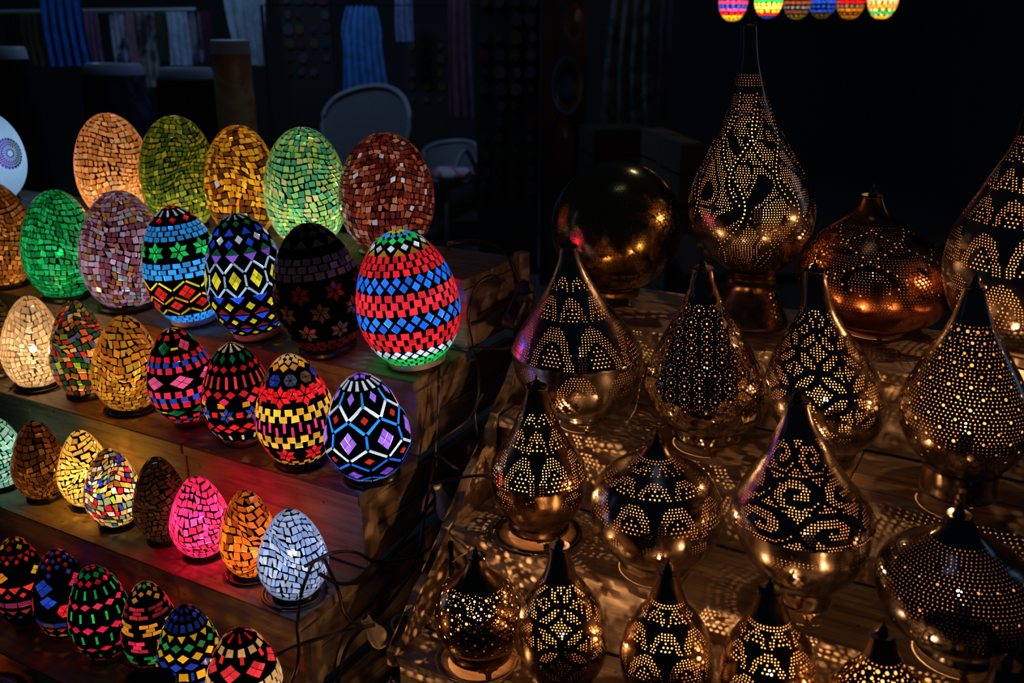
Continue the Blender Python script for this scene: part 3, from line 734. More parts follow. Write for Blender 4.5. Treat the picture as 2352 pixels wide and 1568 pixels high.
def m_petals(nn, nf, f0, f1):
    def mask(th, f, s, r):
        if f < f0 or f > f1: return False
        u = (th / (2 * PI) * nn) ; v = (f - f0) / (f1 - f0) * nf
        best = 0
        for du in (0, .5):
            x = (u + du) % 1 - .5; y = (v + du) % 1 - .5
            d = math.hypot(x, y)
            if abs(d - .5) < .05: return False
            best = d
        return abs((u % 1) - .5) > .03
    return mask
def m_paisley(nn, f0, f1):
    def mask(th, f, s, r):
        if f < f0 or f > f1: return False
        u = th / (2 * PI) * nn; v = (f - f0) / (f1 - f0) * 3.2
        w1 = u + .42 * math.sin(v * 2.4) ; a = (w1 % 1) - .5
        w2 = u - .42 * math.sin(v * 2.4 + 1.2) + .5; b = (w2 % 1) - .5
        if abs(a) < .075 or abs(b) < .075: return False
        q = math.sin(u * 2 * PI * 1.0 + 3.2 * math.sin(v * 3.1)) + math.cos(v * 5.2 + 1.5 * math.sin(u * 4))
        return not (-.30 < q < .02) and q > -1.25
    return mask
def m_scroll(nn, f0, f1):
    def mask(th, f, s, r):
        if f < f0 or f > f1: return False
        v = (f - f0) / (f1 - f0) * 3; j = int(v); y = (v % 1) - .5
        x = ((th / (2 * PI) * nn + .5 * (j % 2)) % 1) - .5
        d = math.hypot(x * 1.05, y); a = math.atan2(y, x)
        q = (d * 5.2 + a / PI) % 2
        return .35 < q < 1.45 and d < .47 or d > .56
    return mask
def m_medal(nn, nf, f0, f1):
    def mask(th, f, s, r):
        if f < f0 or f > f1: return False
        v = (f - f0) / (f1 - f0) * nf; j = int(v); y = (v % 1) - .5
        x = ((th / (2 * PI) * nn + .5 * (j % 2)) % 1) - .5; d = math.hypot(x, y)
        return d < .30 or d > .40
    return mask
def m_all(f0, f1):
    return lambda th, f, s, r: f0 < f < f1
def lattice_big(sf, nn, nf, f0, f1, rad, ph=0):
    out = []
    for j in range(nf):
        s = sf.L * (f0 + (f1 - f0) * (j + .5) / nf)
        for i in range(nn): out.append((-PI + 2 * PI * (i + .25 + .5 * (j % 2)) / nn, s, rad * random.uniform(.8, 1.1)))
    return out
def outline_big(sf, nn, nf, f0, f1, rad, wig=.42):
    out = []; n = int((f1 - f0) * sf.L / (rad * 3.4))
    for k in range(n):
        f = f0 + (f1 - f0) * k / n; v = (f - f0) / (f1 - f0) * 3.2
        for i in range(nn):
            for sg, o in ((-1, 0), (1, .5)):
                th = ((i + .5 + o + sg * wig * math.sin(v * 2.4 + (1.2 if sg > 0 else 0))) / nn) * 2 * PI
                out.append(((th + PI) % (2 * PI) - PI, f * sf.L, rad))
    return out
def diamond_big(sf, nn, f0, f1, rad):
    out = []; H = (f1 - f0) * sf.L; n = int(H / (rad * 3.2))
    for k in range(n):
        t = k / n; s = sf.L * (f0 + (f1 - f0) * t); u = abs(((t * 2) % 1) - .5) * 2
        for i in range(nn):
            for sg in (-1, 1):
                th = (i + .5 + sg * .5 * u) / nn * 2 * PI; out.append(((th + PI) % (2 * PI) - PI, s, rad))
    return out
def rosettes(sf, nn, f0, f1, rad):
    out = []; s = sf.L * f0; j = 0; D = rad * 1.0
    while s < sf.L * f1:
        r = sf.r(s); n = max(5, int(2 * PI * r / (rad * 2.35)))
        for i in range(n):
            th = -PI + 2 * PI * (i + .25 + .5 * (j % 2)) / n
            out.append((th, s, .0026))
            for k in range(12): out.append((th + rad * .86 * math.cos(k * PI / 6) / r, s + rad * .86 * math.sin(k * PI / 6), .0012))
        s += rad * 2.05; j += 1
    return out

SILV = dict(
    silver=metal('nickel', (0.42, 0.35, 0.28), 0.20), silver2=metal('brushed_nickel', (0.38, 0.33, 0.28), 0.24),
    brass=metal('brass', (0.62, 0.40, 0.12), 0.16), copper=metal('copper', (0.72, 0.26, 0.10), 0.20),
    hammered=metal('hammered_nickel', (0.45, 0.38, 0.32), 0.14, 0.9, 55), bronze=metal('bronze', (0.36, 0.24, 0.13), 0.22), darkm=metal('dark_nickel', (0.22, 0.22, 0.24), 0.18))
LWARM = (1.0, 0.47, 0.17)
# key: x, y, z, tip, lean, finish, power, bulb z fraction, style, profile, label
LAMPS = {
'B': (.543, 2.103, .928, .663, -.09, 'silver', 6.0, .42, 'paisley', [(.649,.018),(.585,.021),(.522,.034),(.458,.055),(.393,.087),(.337,.117),(.289,.135),(.26,.139),(.22,.132),(.181,.11),(.141,.077),(.129,.061),(.123,.054)], 'tallest teardrop pierced metal lamp on a flared brass pedestal'),
'C': (.806, 2.036, .928, .325, -.12, 'copper', 1.6, .40, 'medal', [(.299,.022),(.283,.028),(.262,.041),(.243,.068),(.222,.1),(.19,.133),(.156,.156),(.117,.164),(.078,.158),(.043,.131),(.026,.095),(.022,.064)], 'wide copper onion pierced lamp on the top step'),
'D': (1.032, 1.776, .928, .518, -.17, 'silver2', 6.5, .40, 'scallop', [(.514,.013),(.473,.024),(.436,.038),(.385,.072),(.346,.097),(.303,.126),(.265,.15),(.208,.166),(.168,.167),(.116,.155),(.073,.124),(.052,.09),(.045,.065)], 'very large pierced teardrop lamp cut by the right edge'),
'E': (.153, 1.941, .744, .417, -.10, 'silver2', 2.6, .42, 'cone', [(.397,.017),(.362,.026),(.329,.042),(.272,.077),(.214,.119),(.178,.141),(.170,.141),(.114,.135),(.069,.114),(.044,.081),(.036,.05)], 'large nickel lamp with a cone lid over its bowl, before the brass globe'),
'F': (.407, 1.837, .744, .394, -.09, 'hammered', 2.2, .42, 'rosette', [(.376,.02),(.347,.026),(.302,.043),(.257,.07),(.21,.096),(.163,.12),(.13,.127),(.091,.122),(.062,.102),(.048,.08),(.042,.066)], 'hammered teardrop lamp embossed all over with pierced rosettes'),
'G': (.620, 1.701, .744, .422, -.18, 'silver', 2.9, .36, 'petals', [(.404,.018),(.381,.023),(.331,.032),(.287,.057),(.239,.088),(.189,.109),(.153,.112),(.113,.101),(.076,.076),(.056,.053),(.049,.045)], 'teardrop lamp pierced with interlaced petals'),
'H': (.819, 1.577, .744, .437, -.08, 'silver', 2.4, .36, 'dotted', [(.41,.016),(.384,.023),(.345,.037),(.297,.064),(.249,.09),(.204,.11),(.176,.113),(.138,.107),(.105,.088),(.086,.07),(.079,.063)], 'tall teardrop lamp with even rows of pinholes and scattered larger holes'),
'I': (.057, 1.780, .560, .356, -.03, 'bronze', 4.2, .38, 'cone', [(.334,.019),(.295,.03),(.247,.049),(.209,.068),(.174,.092),(.150,.101),(.142,.101),(.099,.097),(.064,.082),(.047,.067),(.04,.06)], 'smaller cone-topped bowl lamp with a black cable coiled round its ring foot'),
'J': (.285, 1.652, .560, .298, -.05, 'silver', 2.6, .40, 'scallop', [(.265,.019),(.249,.031),(.233,.054),(.211,.09),(.185,.112),(.147,.126),(.1,.124),(.062,.106),(.040,.082),(.034,.069)], 'squat onion lamp with domes of holes beside the coiled cable lamp'),
'K': (.535, 1.513, .560, .431, -.13, 'silver', 2.4, .40, 'scroll', [(.407,.019),(.375,.027),(.342,.043),(.301,.063),(.259,.091),(.216,.12),(.198,.125),(.190,.125),(.147,.116),(.103,.097),(.067,.067),(.053,.048)], 'cone-topped lamp pierced with curling scrolls, centre of the third step'),
'L': (.763, 1.383, .560, .290, -.14, 'darkm', 2.2, .40, 'fine', [(.257,.019),(.235,.031),(.215,.054),(.191,.095),(.159,.127),(.126,.135),(.089,.128),(.056,.106),(.040,.079),(.034,.068)], 'very wide squat onion lamp with fine pinhole rings at the right'),
'M': (-.063, 1.604, .378, .258, -.03, 'bronze', 4.2, .42, 'mixed', [(.236,.017),(.215,.022),(.196,.037),(.171,.066),(.142,.082),(.102,.089),(.067,.083),(.046,.067),(.040,.058)], 'small round lamp with mixed holes and a ring of light under it'),
'N': (.099, 1.507, .378, .336, -.05, 'bronze', 3.2, .38, 'petals2', [(.315,.017),(.285,.023),(.257,.032),(.23,.049),(.193,.072),(.155,.081),(.127,.083),(.084,.077),(.048,.059),(.036,.049)], 'pear-shaped lamp with quatrefoils of holes, second from the stand corner'),
'O': (.283, 1.453, .378, .321, -.04, 'bronze', 3.3, .38, 'scallop', [(.296,.018),(.264,.026),(.228,.04),(.201,.061),(.165,.077),(.128,.085),(.09,.082),(.057,.065),(.040,.05)], 'pear-shaped lamp with arches of holes over a bright bulb, bottom row'),
'P': (.452, 1.367, .378, .336, -.10, 'bronze', 3.3, .45, 'arches', [(.311,.018),(.282,.028),(.249,.044),(.214,.067),(.18,.08),(.145,.086),(.109,.08),(.078,.061),(.064,.05)], 'pear-shaped lamp with arcs of large holes, under the scroll lamp'),
'Q': (.602, 1.258, .378, .324, -.12, 'bronze', 2.8, .45, 'dotted', [(.302,.018),(.265,.029),(.241,.043),(.217,.065),(.193,.081),(.164,.089),(.131,.082),(.101,.061),(.093,.05)], 'lamp of which only neck and shoulders show above the bottom edge'),
'R': (.760, 1.178, .378, .325, -.14, 'darkm', 0, .45, 'dotted', [(.302,.019),(.27,.029),(.243,.043),(.217,.064),(.186,.078),(.155,.081),(.124,.071),(.1,.051)], 'dark unlit lamp top in the bottom right corner'),
'S': (-.233, 1.537, .195, .195, 0, 'copper', 1.6, .42, 'fine', [(.169,.015),(.144,.019),(.118,.033),(.091,.054),(.06,.063),(.039,.055),(.030,.037)], 'small copper lamp tip between the two stands at the bottom edge'),
'V': (-1.083, 1.662, .120, .205, 0, 'darkm', .35, .42, 'sparse', [(.18,.012),(.167,.023),(.15,.046),(.131,.061),(.089,.063),(.05,.05),(.035,.035)], 'small dark metal lamp with a bead finial in the bottom left corner'),
'W': (-.925, 1.585, .120, .194, 0, 'darkm', .30, .42, 'sparse', [(.173,.012),(.16,.017),(.145,.034),(.126,.054),(.094,.062),(.05,.049),(.035,.034)], 'small dark metal lamp below the green-barred egg lamp'),
}
def shell_mesh(root, sf, holes, mat, grid=.0085):
    polys = []; X = sf.maxr
    for th, s, r in holes:
        rr = sf.r(s)
        if s - r < .001 or s + r > sf.L - .001 or abs(th) * rr + r > PI * rr - .0005: continue
        n = 6 if r < .0022 else 9
        polys.append([(th + r / rr * math.cos(2 * PI * k / n), s + r * math.sin(2 * PI * k / n)) for k in range(n)])
    tv, tt = unrolled_shell(sf, polys, grid, X)
    n = len(tv)
    V = [sf.pt(a, b) for a, b in tv] + [sf.pt(a, b, -.0009) for a, b in tv]
    Nn = [sf.normal(a, b) for a, b in tv]; Nn = Nn + [-v for v in Nn]
    # make the outside triangles face out
    F = []
    a, b, c = tt[0]; flip = (V[b] - V[a]).cross(V[c] - V[a]).dot(Nn[a]) < 0
    for a, b, c in tt: F.append((a, c, b) if flip else (a, b, c))
    F2 = [(c + n, b + n, a + n) for a, b, c in F]
    return mesh_obj('shell', V, F + F2, None, root, True, Nn, [mat, M['inner']], [0] * len(F) + [1] * len(F2))

FOOT = [(-.020, .0), (-.019, -.004), (-.012, -.006), (-.007, -.010), (-.005, -.018), (-.006, -.024), (-.004, -.028), (.004, -.028), (.006, -.024), (.005, -.018), (.007, -.010), (.012, -.006), (.019, -.004), (.020, .0)]
def foot(root, r, ang, ztop):
    bm = bmesh.new(); k = ztop / .028; outer = []; inner = []
    for x, z in FOOT:
        d = .004 + .006 * (1 - abs(x) / .02) * (abs(z) / .028) ** 1.5
        outer.append(bm.verts.new((r + d, x, ztop + z * k))); inner.append(bm.verts.new((r + d - .004, x, ztop + z * k)))
    m = len(FOOT)
    for i in range(m // 2 - 0):
        j = m - 1 - i
        if i + 1 < m // 2 + 1 and i + 1 < j - 1 + 1:
            if i + 1 == j: break
            bm.faces.new((outer[i], outer[i + 1], outer[j - 1], outer[j])); bm.faces.new((inner[i], inner[i + 1], inner[j - 1], inner[j]))
    for i in range(m):
        j = (i + 1) % m; bm.faces.new((outer[i], outer[j], inner[j], inner[i]))
    bmesh.ops.rotate(bm, cent=(0, 0, 0), matrix=Matrix.Rotation(ang, 3, 'Z'), verts=bm.verts)
    return bm_obj('foot', bm, M['foot'], root)

def make_lamp(key, row):
    x, y, z, tip, lean, fin, power, bf, style, prof, label = row
    rz = math.atan2(-y, -x); random.seed(ord(key[0]))
    root = empty('pierced_lamp', (x, y, z), rz); tag(root, label, 'lamp', 'pierced metal lamps on the stepped stand')
    pv = [Vector((a, b, 0)) for a, b in prof]
    if style == 'cone' or key == 'K':
        kr = max(i for i, p in enumerate(prof) if p[1] == max(q[1] for q in prof)); pv[kr - 1] = Vector((prof[kr][0] + .004, prof[kr][1] - .0015, 0))
        sm = catmull(pv[:kr], 7)[:-1] + [pv[kr - 1], Vector((prof[kr][0] + .002, prof[kr][1] + .001, 0))] + catmull(pv[kr:], 7)
    else: sm = catmull(pv, 7)
    sf = Surf([(p[0], max(p[1], .004)) for p in sm], lean=lean); sf.maxr = max(p[1] for p in prof)
    mat = SILV[fin]; zt, rt = prof[0]; zb, rb = prof[-1]
    small = .0062 if sf.maxr > .1 else .0055
    D = []
    neck = .17
    add = lambda ds: D.extend((a, b, c, sf.r(b)) for a, b, c in ds)
    if style == 'paisley':
        add(outline_big(sf, 7, 3, .24, .93, .0024)); add(dots_rows(sf, .0058, m_paisley(7, .24, .95), .2, .96, .27)); add(dots_rows(sf, .006, m_all(.17, .215), 0, 1, .27))
    elif style == 'medal':
        add(diamond_big(sf, 6, .2, .62, .0028)); add(dots_rows(sf, .0068, m_medal(7, 3, .17, .9), 0, 1, .17))
    elif style in ('scallop', 'cone', 'arches'):
        nn = 8 if style == 'cone' else 9
        if style == 'cone':
            kr = max(i for i, p in enumerate(prof) if p[1] == sf.maxr); frim = min(range(len(sf.P)), key=lambda i: abs(sf.P[i][0] - prof[kr][0])); fr = sf.S[frim] / sf.L
            rows = [(fr * .22, fr * .34), (fr * .38, fr * .60), (fr * .62, fr * .985), (fr + .015, fr + (1 - fr) * .47), (fr + (1 - fr) * .55, fr + (1 - fr) * .97)]
        elif key == 'D': rows = [(.13, .2), (.22, .31), (.33, .44), (.46, .60), (.62, .78), (.80, .95)]; nn = 11
        elif key == 'J': rows = [(.10, .20), (.22, .36), (.38, .60), (.63, .86)]
        else: rows = [(.20, .31), (.33, .47), (.49, .68), (.70, .88)]; nn = 7
        dd = .0084 if sf.maxr > .1 else .0072
        add(scallop_big(sf, rows, nn, dd, .27)); add(dots_rows(sf, small, scallops(rows, nn), 0, 1, .27))
        if style != 'cone': add(dots_rows(sf, small, m_all(rows[0][0] - .03, rows[0][0]), 0, 1, .27))
    elif style == 'rosette': add(rosettes(sf, 14, .2, .94, .0125)); 
    elif style == 'petals': add(dots_rows(sf, .0056, m_petals(6, 4, .17, .95), 0, 1, .29))
    elif style == 'petals2': add(dots_rows(sf, .0056, m_petals(5, 3, .2, .95), 0, 1, .29))
    elif style == 'dotted': add(lattice_big(sf, 15, 15, .17, .95, .0035)); add(dots_rows(sf, .0072, m_all(.16, .97), 0, 1, .2, .02))
    elif style == 'fine': add(lattice_big(sf, 22, 3, .3, .8, .0026)); add(dots_rows(sf, .0074, m_all(.14, .93), 0, 1, .14, .02))
    elif style == 'scroll': add(dots_rows(sf, .0056, m_scroll(6, .14, .60), 0, 1, .28)); add(dots_rows(sf, .0072, m_all(.66, .93), 0, 1, .22))
    elif style == 'mixed': add(lattice_big(sf, 17, 11, .3, .97, .0032)); add([(random.uniform(-3, 3), random.uniform(.28, .97) * sf.L, .0012) for _ in range(1300)])
    elif style == 'sparse': add(lattice_big(sf, 5, 2, .3, .8, .0018))
    holes = [(a, b, c * (.74 if b > .72 * sf.L else 1)) for a, b, c in clean(D)]
    shell_mesh(root, sf, holes, mat)
    ox = lean * (zt - zb)
    cap = lathe('cap', [(zt + .004, .004), (zt + .004, rt + .0015), (zt + .0015, rt + .003), (zt - .001, rt + .001), (zt - .004, rt * .9)], M['finial'], root, 28); cap.location = (0, ox, 0)
    hgt = tip - zt
    fprof = [(1, .0012), (.86, .0016), (.80, .0032), (.74, .0018), (.62, .0030), (.50, .0075), (.38, .0085), (.30, .0055), (.25, .0075), (.16, .0085), (.12, .010), (.06, .010), (.0, .0095)]
    fo = lathe('finial', [(zt + .003 + f * hgt, r * min(1, rt / .018)) for f, r in fprof], M['finial'], root, 18); fo.location = (0, ox, 0)
    if key == 'B':
        lathe('pedestal', [(.128, .05), (.122, .057), (.118, .052), (.112, .058), (.106, .053), (.1, .058), (.094, .055), (.08, .058), (.055, .066), (.03, .078), (.012, .088), (.006, .090), (.001, .090), (.001, .01)], SILV['bronze'], root, 56)
    else:
        ft = zb * .48 if zb < .06 else .028
        lathe('ring_foot', [(zb + .002, rb * .96), (zb + .003, rb + .003), (zb - .002, rb + .0045), (zb - .004, rb + .002), (ft + .004, rb + .002), (ft + .002, rb + .005), (ft, rb + .004), (ft, rb * .93), (zb, rb * .93)], mat, root, 48, cap=False)
        if key not in 'IMGD': lathe('light_stop_disc', [(ft + .006, .004), (ft + .006, rb * .86), (ft + .004, rb * .86), (ft + .004, .004)], M['base_black'], root, 30, cap=False)  # disc added to stop light spilling out of the open foot
        for k in range(3): foot(root, rb * .96, .25 + k * 2 * PI / 3, ft)
    bz = tip * bf; by = lean * (bz - zb)
    lathe('socket', [(bz - .012, .009), (bz - .014, .013), (max(.012, bz - .06), .013), (max(.010, bz - .062), .004)], M['base_black'], root, 12)
    if power > 0:
        bm = bmesh.new(); bmesh.ops.create_icosphere(bm, subdivisions=2, radius=.0053)
        b = bm_obj('bulb', bm, M['filament'], root, True); b.location = (0, by, bz)
        point_light(root, (0, by, bz), power * 1.6, LWARM, .0058)
    return root
for k, v in LAMPS.items(): make_lamp(k, v)

# brass globe, unlit
def make_globe():
    x, y, z = .250, 2.262, .928; R = .156
    root = empty('pierced_globe', (x, y, z), math.atan2(-y, -x)); tag(root, 'large unlit brass globe lamp with fine dark holes', 'lamp')
    zc = .188; pr = [(zc + R * math.cos(a), max(.003, R * math.sin(a))) for a in [i * PI / 60 for i in range(0, 55)]]
    sf = Surf(pr); sf.maxr = R; random.seed(5); D = []
    D += [(a, b, c, sf.r(b)) for a, b, c in lattice_big(sf, 22, 15, .3, .97, .0026)]
    D += [(a, b, c, sf.r(b)) for a, b, c in dots_rows(sf, .0078, m_medal(9, 5, .12, .97), 0, 1, .22)]
    shell_mesh(root, sf, clean(D), SILV['brass'])
    lathe('ring_foot', [(.040, .055), (.036, .062), (.026, .062), (.024, .057)], SILV['brass'], root, 40, cap=False)
    for k in range(3): foot(root, .056, .9 + k * 2 * PI / 3, .026)
make_globe()

# ------------------------------------------------------------------ the two stepped stands
AX = 1.0575     # angle of the stand's depth direction
U = Vector((-math.sin(math.radians(60.592)), math.cos(math.radians(60.592)), 0))
Vv = Vector((math.cos(math.radians(60.592)), math.sin(math.radians(60.592)), 0))
RU = math.atan2(-U.y, -U.x)      # local x runs along -U, local y along V
def stand_pt(u, v, z): return U * u + Vv * v + Vector((0, 0, z))
def board(root, name, u0, u1, v0, v1, z0, z1, mat, bevel=.0025, along='u', wav=0.0):
    c = stand_pt((u0 + u1) / 2, (v0 + v1) / 2, (z0 + z1) / 2)
    du, dv, dz = abs(u1 - u0), abs(v1 - v0), abs(z1 - z0)
    bm = bmesh.new()
    if along == 'u': box_bm(bm, (0, 0, 0), (du, dv, dz), bevel=bevel)
    elif along == 'v': box_bm(bm, (0, 0, 0), (dv, du, dz), bevel=bevel)
    else: box_bm(bm, (0, 0, 0), (dz, dv, du), bevel=bevel)
    o = bm_obj(name, bm, mat, root)
    o.location = c
    if along == 'u': o.rotation_euler = (0, 0, math.atan2(U.y, U.x))
    elif along == 'v': o.rotation_euler = (0, 0, math.atan2(Vv.y, Vv.x))
    else: o.rotation_euler = Matrix(((0, 0, 1), (0, 1, 0), (-1, 0, 0))).to_euler() ; o.rotation_euler = (Matrix.Rotation(math.atan2(U.y, U.x), 3, 'Z') @ Matrix.Rotation(-PI / 2, 3, 'Y')).to_euler()
    return o
def stand(name, label, uend, ufar, tiers, back, mat, matside, cuts, segs):
    """tiers: (z, v_front) from the top; uend = the end seen from the camera"""
    root = empty(name, stand_pt(uend, tiers[-1][1], 0)); tag(root, label, 'display stand')
    inv = root.location.copy(); sg = 1 if ufar > uend else -1; kids = []
    rng = random.Random(3)
    for i, (z, v) in enumerate(tiers):
        vb = back if i == 0 else tiers[i - 1][1]
        zn = tiers[i + 1][0] if i + 1 < len(tiers) else 0.0
        seg = segs[i % len(segs)]; us = [uend] + [uend + sg * s for s in seg] + [ufar]
        n = max(2, round((vb - v) / .11)); wv = (vb - v + .012) / n
        for a, b in zip(us, us[1:]):
            for k in range(n):
                va = v - .012 + k * wv
                kids.append(board(root, 'plank', a + sg * .001, b - sg * .001, va + .0012, va + wv - .0012 - (0.001 if k == n - 1 else 0), z - .026 + rng.uniform(-.001, .0), z - rng.uniform(0, .0008), mat))
            kids.append(board(root, 'riser', a + sg * .001, b - sg * .001, v, v + .018, zn + .001, z - .0275, mat))
        # end boards of this step: from its front to the back, one band per step
        zl = z - .029; h = zl - (zn if zn else 0.0); m = 2 if h > .1 else 1
        w = (back - v - .02) ; nb = 3
        for k in range(m):
            kids.append(board(root, 'end_board', uend + sg * .006, uend + sg * .026, v + .020, back, zl - h * (k + 1) / m + .002, zl - h * k / m - .001, matside, along='v'))
        kids.append(board(root, 'corner_post', uend + sg * .002, uend + sg * .040, v + .019, v + .055, zl - h, zl, matside, along='z'))
    for o in kids: o.location -= inv
    return root
LT = [(1.016, 1.825), (.834, 1.613), (.649, 1.404), (.470, 1.197), (.285, .990), (.120, .780)]
RT = [(.928, 1.930), (.744, 1.720), (.560, 1.512), (.378, 1.305), (.195, 1.100)]
stand('stepped_stand', 'stepped wooden display stand carrying the mosaic egg lamps', 1.1505, 4.2, LT, 2.075, M['wood_egg'], M['wood_side'], 0, [(.45, 1.3), (.7, 1.6), (.52, 1.1, 1.9), (.35, 1.25), (.8,), (.6,)])
stand('stepped_stand', 'stepped wooden display stand carrying the pierced metal lamps', 1.0, -.75, RT, 2.25, M['wood_pale'], M['wood_side'], 0, [(-.0 + .62,), (.75,), (.5, 1.1), (.65,), (.9,)])
# wavy side boards of the right stand and its loose post
def wavy_side():
    root = empty('scalloped_end_panel', stand_pt(1.0, 1.3, .0)); tag(root, 'wavy-edged wooden end panel along the left side of the metal lamps stand', 'panel')
    for i in range(0, 3):
        z, v = RT[i + 1]; zt, vt = RT[i]
        pts = [(v - .010, z - .030), (v - .012, z + .006), (v + .02, z + .016), (v + .05, z + .045), (v + .075, z + .085), (v + .112, z + .108), (v + .145, z + .118), (v + .165, z + .150), (v + .185, z + .172), (vt - .013, z + .182), (vt - .013, z - .030)]
        sm = []
        P = [Vector((a, b, 0)) for a, b in pts[1:-1]]
        sm = [(p.x, p.y) for p in catmull(P, 5)]; sm = [pts[0]] + sm + [pts[-1]]
        bm = bmesh.new(); A = []; B = []
        for a, b in sm:
            A.append(bm.verts.new(stand_pt(1.0015, a, b) - root.location)); B.append(bm.verts.new(stand_pt(1.020, a, b) - root.location))
        bm.faces.new(A); bm.faces.new(B[::-1])
        for k in range(len(A)):
            j = (k + 1) % len(A); bm.faces.new((A[k], A[j], B[j], B[k]))
        bmesh.ops.triangulate(bm, faces=[f for f in bm.faces if len(f.verts) > 4])
        bm_obj('wavy_board', bm, M['wood_side'], root)
wavy_side()
def post():
    p = onz(1199, 700, .92); root = empty('loose_post', (p.x, p.y + .10, 0)); tag(root, 'pale square wooden post standing behind the egg lamps stand', 'post')
    bm = bmesh.new(); box_bm(bm, (0, 0, .515), (.032, .032, 1.03), Matrix.Rotation(.6, 3, 'Z'), .003); bm_obj('post_shaft', bm, M['wood_pale'], root)
post()

# ------------------------------------------------------------------ cables, plugs
def cable(label, pts, r=.0034, mat=None, name='cable', **kw):
    o = tube(name, pts, r, mat or M['rubber'], **kw); return tag(o, label, 'cable')
def A(x, y, Y): return at(x, y, Y)
def coil(cx, cy, z, r, turns, label, mat=None, th0=0., rr=.0032, wob=.12, tail=None, name='cable'):
    pts = []; n = int(turns * 12)
    for i in range(n + 1):
        a = th0 + i / 12 * 2 * PI; q = r * (1 + wob * math.sin(a * .7 + 1) + .02 * i / 12)
        pts.append(Vector((cx + q * math.cos(a), cy + q * math.sin(a), z + rr + .0009 * i / 3)))
    if tail: pts += [Vector(t) for t in tail]
    return cable(label, pts, rr, mat, name, n=4)
coil(.057, 1.780, .560, .088, 1.9, 'black cable coiled on the step round the ring foot of the cone-topped lamp', th0=2.2, tail=[(-.01, 1.875, .568), (-.02, 1.90, .60)])
coil(-.063, 1.604, .378, .078, 1.6, 'thin clear cable coiled under the round lamp over the ring of light', M['clear_cord'], 2.6, .0022, tail=[(-.13, 1.68, .39), (-.19, 1.72, .41)])
coil(-.444, 1.693, .470, .060, 1.7, 'black cable coiled round the base of the grey blue egg lamp', th0=.3, wob=.08)
coil(-.553, 1.769, .470, .050, 1.2, 'black cable curled round the base of the rust orange egg lamp', th0=2.8, wob=.05)
coil(-1.271, 2.397, .649, .060, 1.3, 'black cable curled round the base of the ivory egg lamp', th0=2.0, wob=.1)
coil(-.963, 2.244, .649, .060, 1.2, 'black cable curled round the base of the honey egg lamp', th0=2.4, wob=.06)
cable('clear twisted cord running left over the third step', [onz(1290, 1190, .565), onz(1210, 1175, .563), onz(1150, 1195, .563), onz(1105, 1222, .563), onz(1075, 1262, .53), A(1040, 1290, 1.72)], .0018, M['clear_cord'], n=8)
cable('clear twisted cord hanging beside the hammered lamp', [A(1470, 880, 1.80), A(1462, 930, 1.78), onz(1440, 985, .748), onz(1465, 1003, .748), onz(1500, 1012, .748)], .0016, M['clear_cord'])
cable('black cable looping on the step behind the scroll lamp', [onz(1930, 1070, .56), onz(1985, 1068, .564), onz(2025, 1050, .564), onz(2025, 1030, .564), onz(1990, 1010, .564)], .0034)
cable('clear cord on the step right of the dotted teardrop lamp', [onz(2280, 1085, .56), onz(2300, 1110, .563), onz(2335, 1140, .563), onz(2400, 1160, .563)], .0018, M['clear_cord'])
def AG(x, y, Y):
    p = at(x, y, Y); cz = Vector((0, 0, CAMZ)); u = (p - cz).dot(U); k = min(max(u, 1.035), 1.136) / u
    return cz + (p - cz) * k
# the tangle between the stands
cable('black cable looping over the grey blue egg lamp and down the end of the stand', [A(740, 1270, 1.78), A(715, 1300, 1.62), A(693, 1360, 1.56), A(683, 1430, 1.55), A(686, 1500, 1.52), A(672, 1560, 1.50), A(640, 1600, 1.5)], .0034)
cable('black cable arching from the grey blue egg lamp into the tangle', [AG(700, 1300, 1.62), AG(760, 1270, 1.66), AG(815, 1268, 1.72), AG(870, 1290, 1.80), AG(960, 1275, 1.85), AG(1010, 1240, 1.9)], .0036)
cable('black cable drooping in a wide loop right of the grey blue egg lamp', [AG(735, 1318, 1.75), AG(780, 1340, 1.74), AG(850, 1325, 1.78), AG(910, 1260, 1.85), AG(960, 1195, 1.9), AG(1010, 1130, 1.95)], .0042)
cable('black cable dropping from the low corner to the bulb holder', [AG(745, 1285, 1.75), AG(775, 1350, 1.72), AG(800, 1420, 1.7), AG(870, 1455, 1.7), AG(905, 1490, 1.7)], .0038)
cable('black cable running left across the low riser', [A(860, 1435, 1.65), A(770, 1455, 1.6), A(690, 1480, 1.56), A(635, 1503, 1.53), A(600, 1515, 1.58)], .0046)
cable('black cable running along the top shelf to the loose post', [onz(1030, 566, 1.02), AG(1045, 556, 2.45), AG(1090, 553, 2.45), AG(1150, 570, 2.40), AG(1178, 610, 2.36), AG(1205, 690, 2.3), AG(1195, 760, 2.2)], .0045)
cable('black cable hanging in a bow down the end of the top shelf', [AG(1160, 650, 2.15), AG(1130, 632, 2.14), AG(1095, 655, 2.12), AG(1075, 720, 2.1), AG(1085, 790, 2.08), AG(1100, 860, 2.05), AG(1085, 950, 2.0), AG(1010, 1010, 1.98)], .0032)
cable('black cable running right from the red and blue egg lamp', [onz(1040, 792, .836), AG(1080, 798, 2.0), AG(1150, 800, 1.98), AG(1185, 796, 2.0)], .0036)
cable('black cable sagging from the power strip behind the second shelf', [AG(1080, 745, 2.08), AG(1120, 730, 2.1), AG(1170, 705, 2.12), AG(1200, 680, 2.15)], .0045)
cable('thin black cable falling straight from the red and blue egg lamp', [onz(1008, 838, .837), AG(1008, 870, 2.0), AG(1006, 950, 1.98), AG(1000, 1040, 1.95), AG(1005, 1110, 1.93)], .0034)
cable('black cable running to the coiled lamp across the gap', [A(990, 1110, 1.9), A(1050, 1098, 1.86), A(1110, 1092, 1.80), A(1140, 1100, 1.76)], .0034)
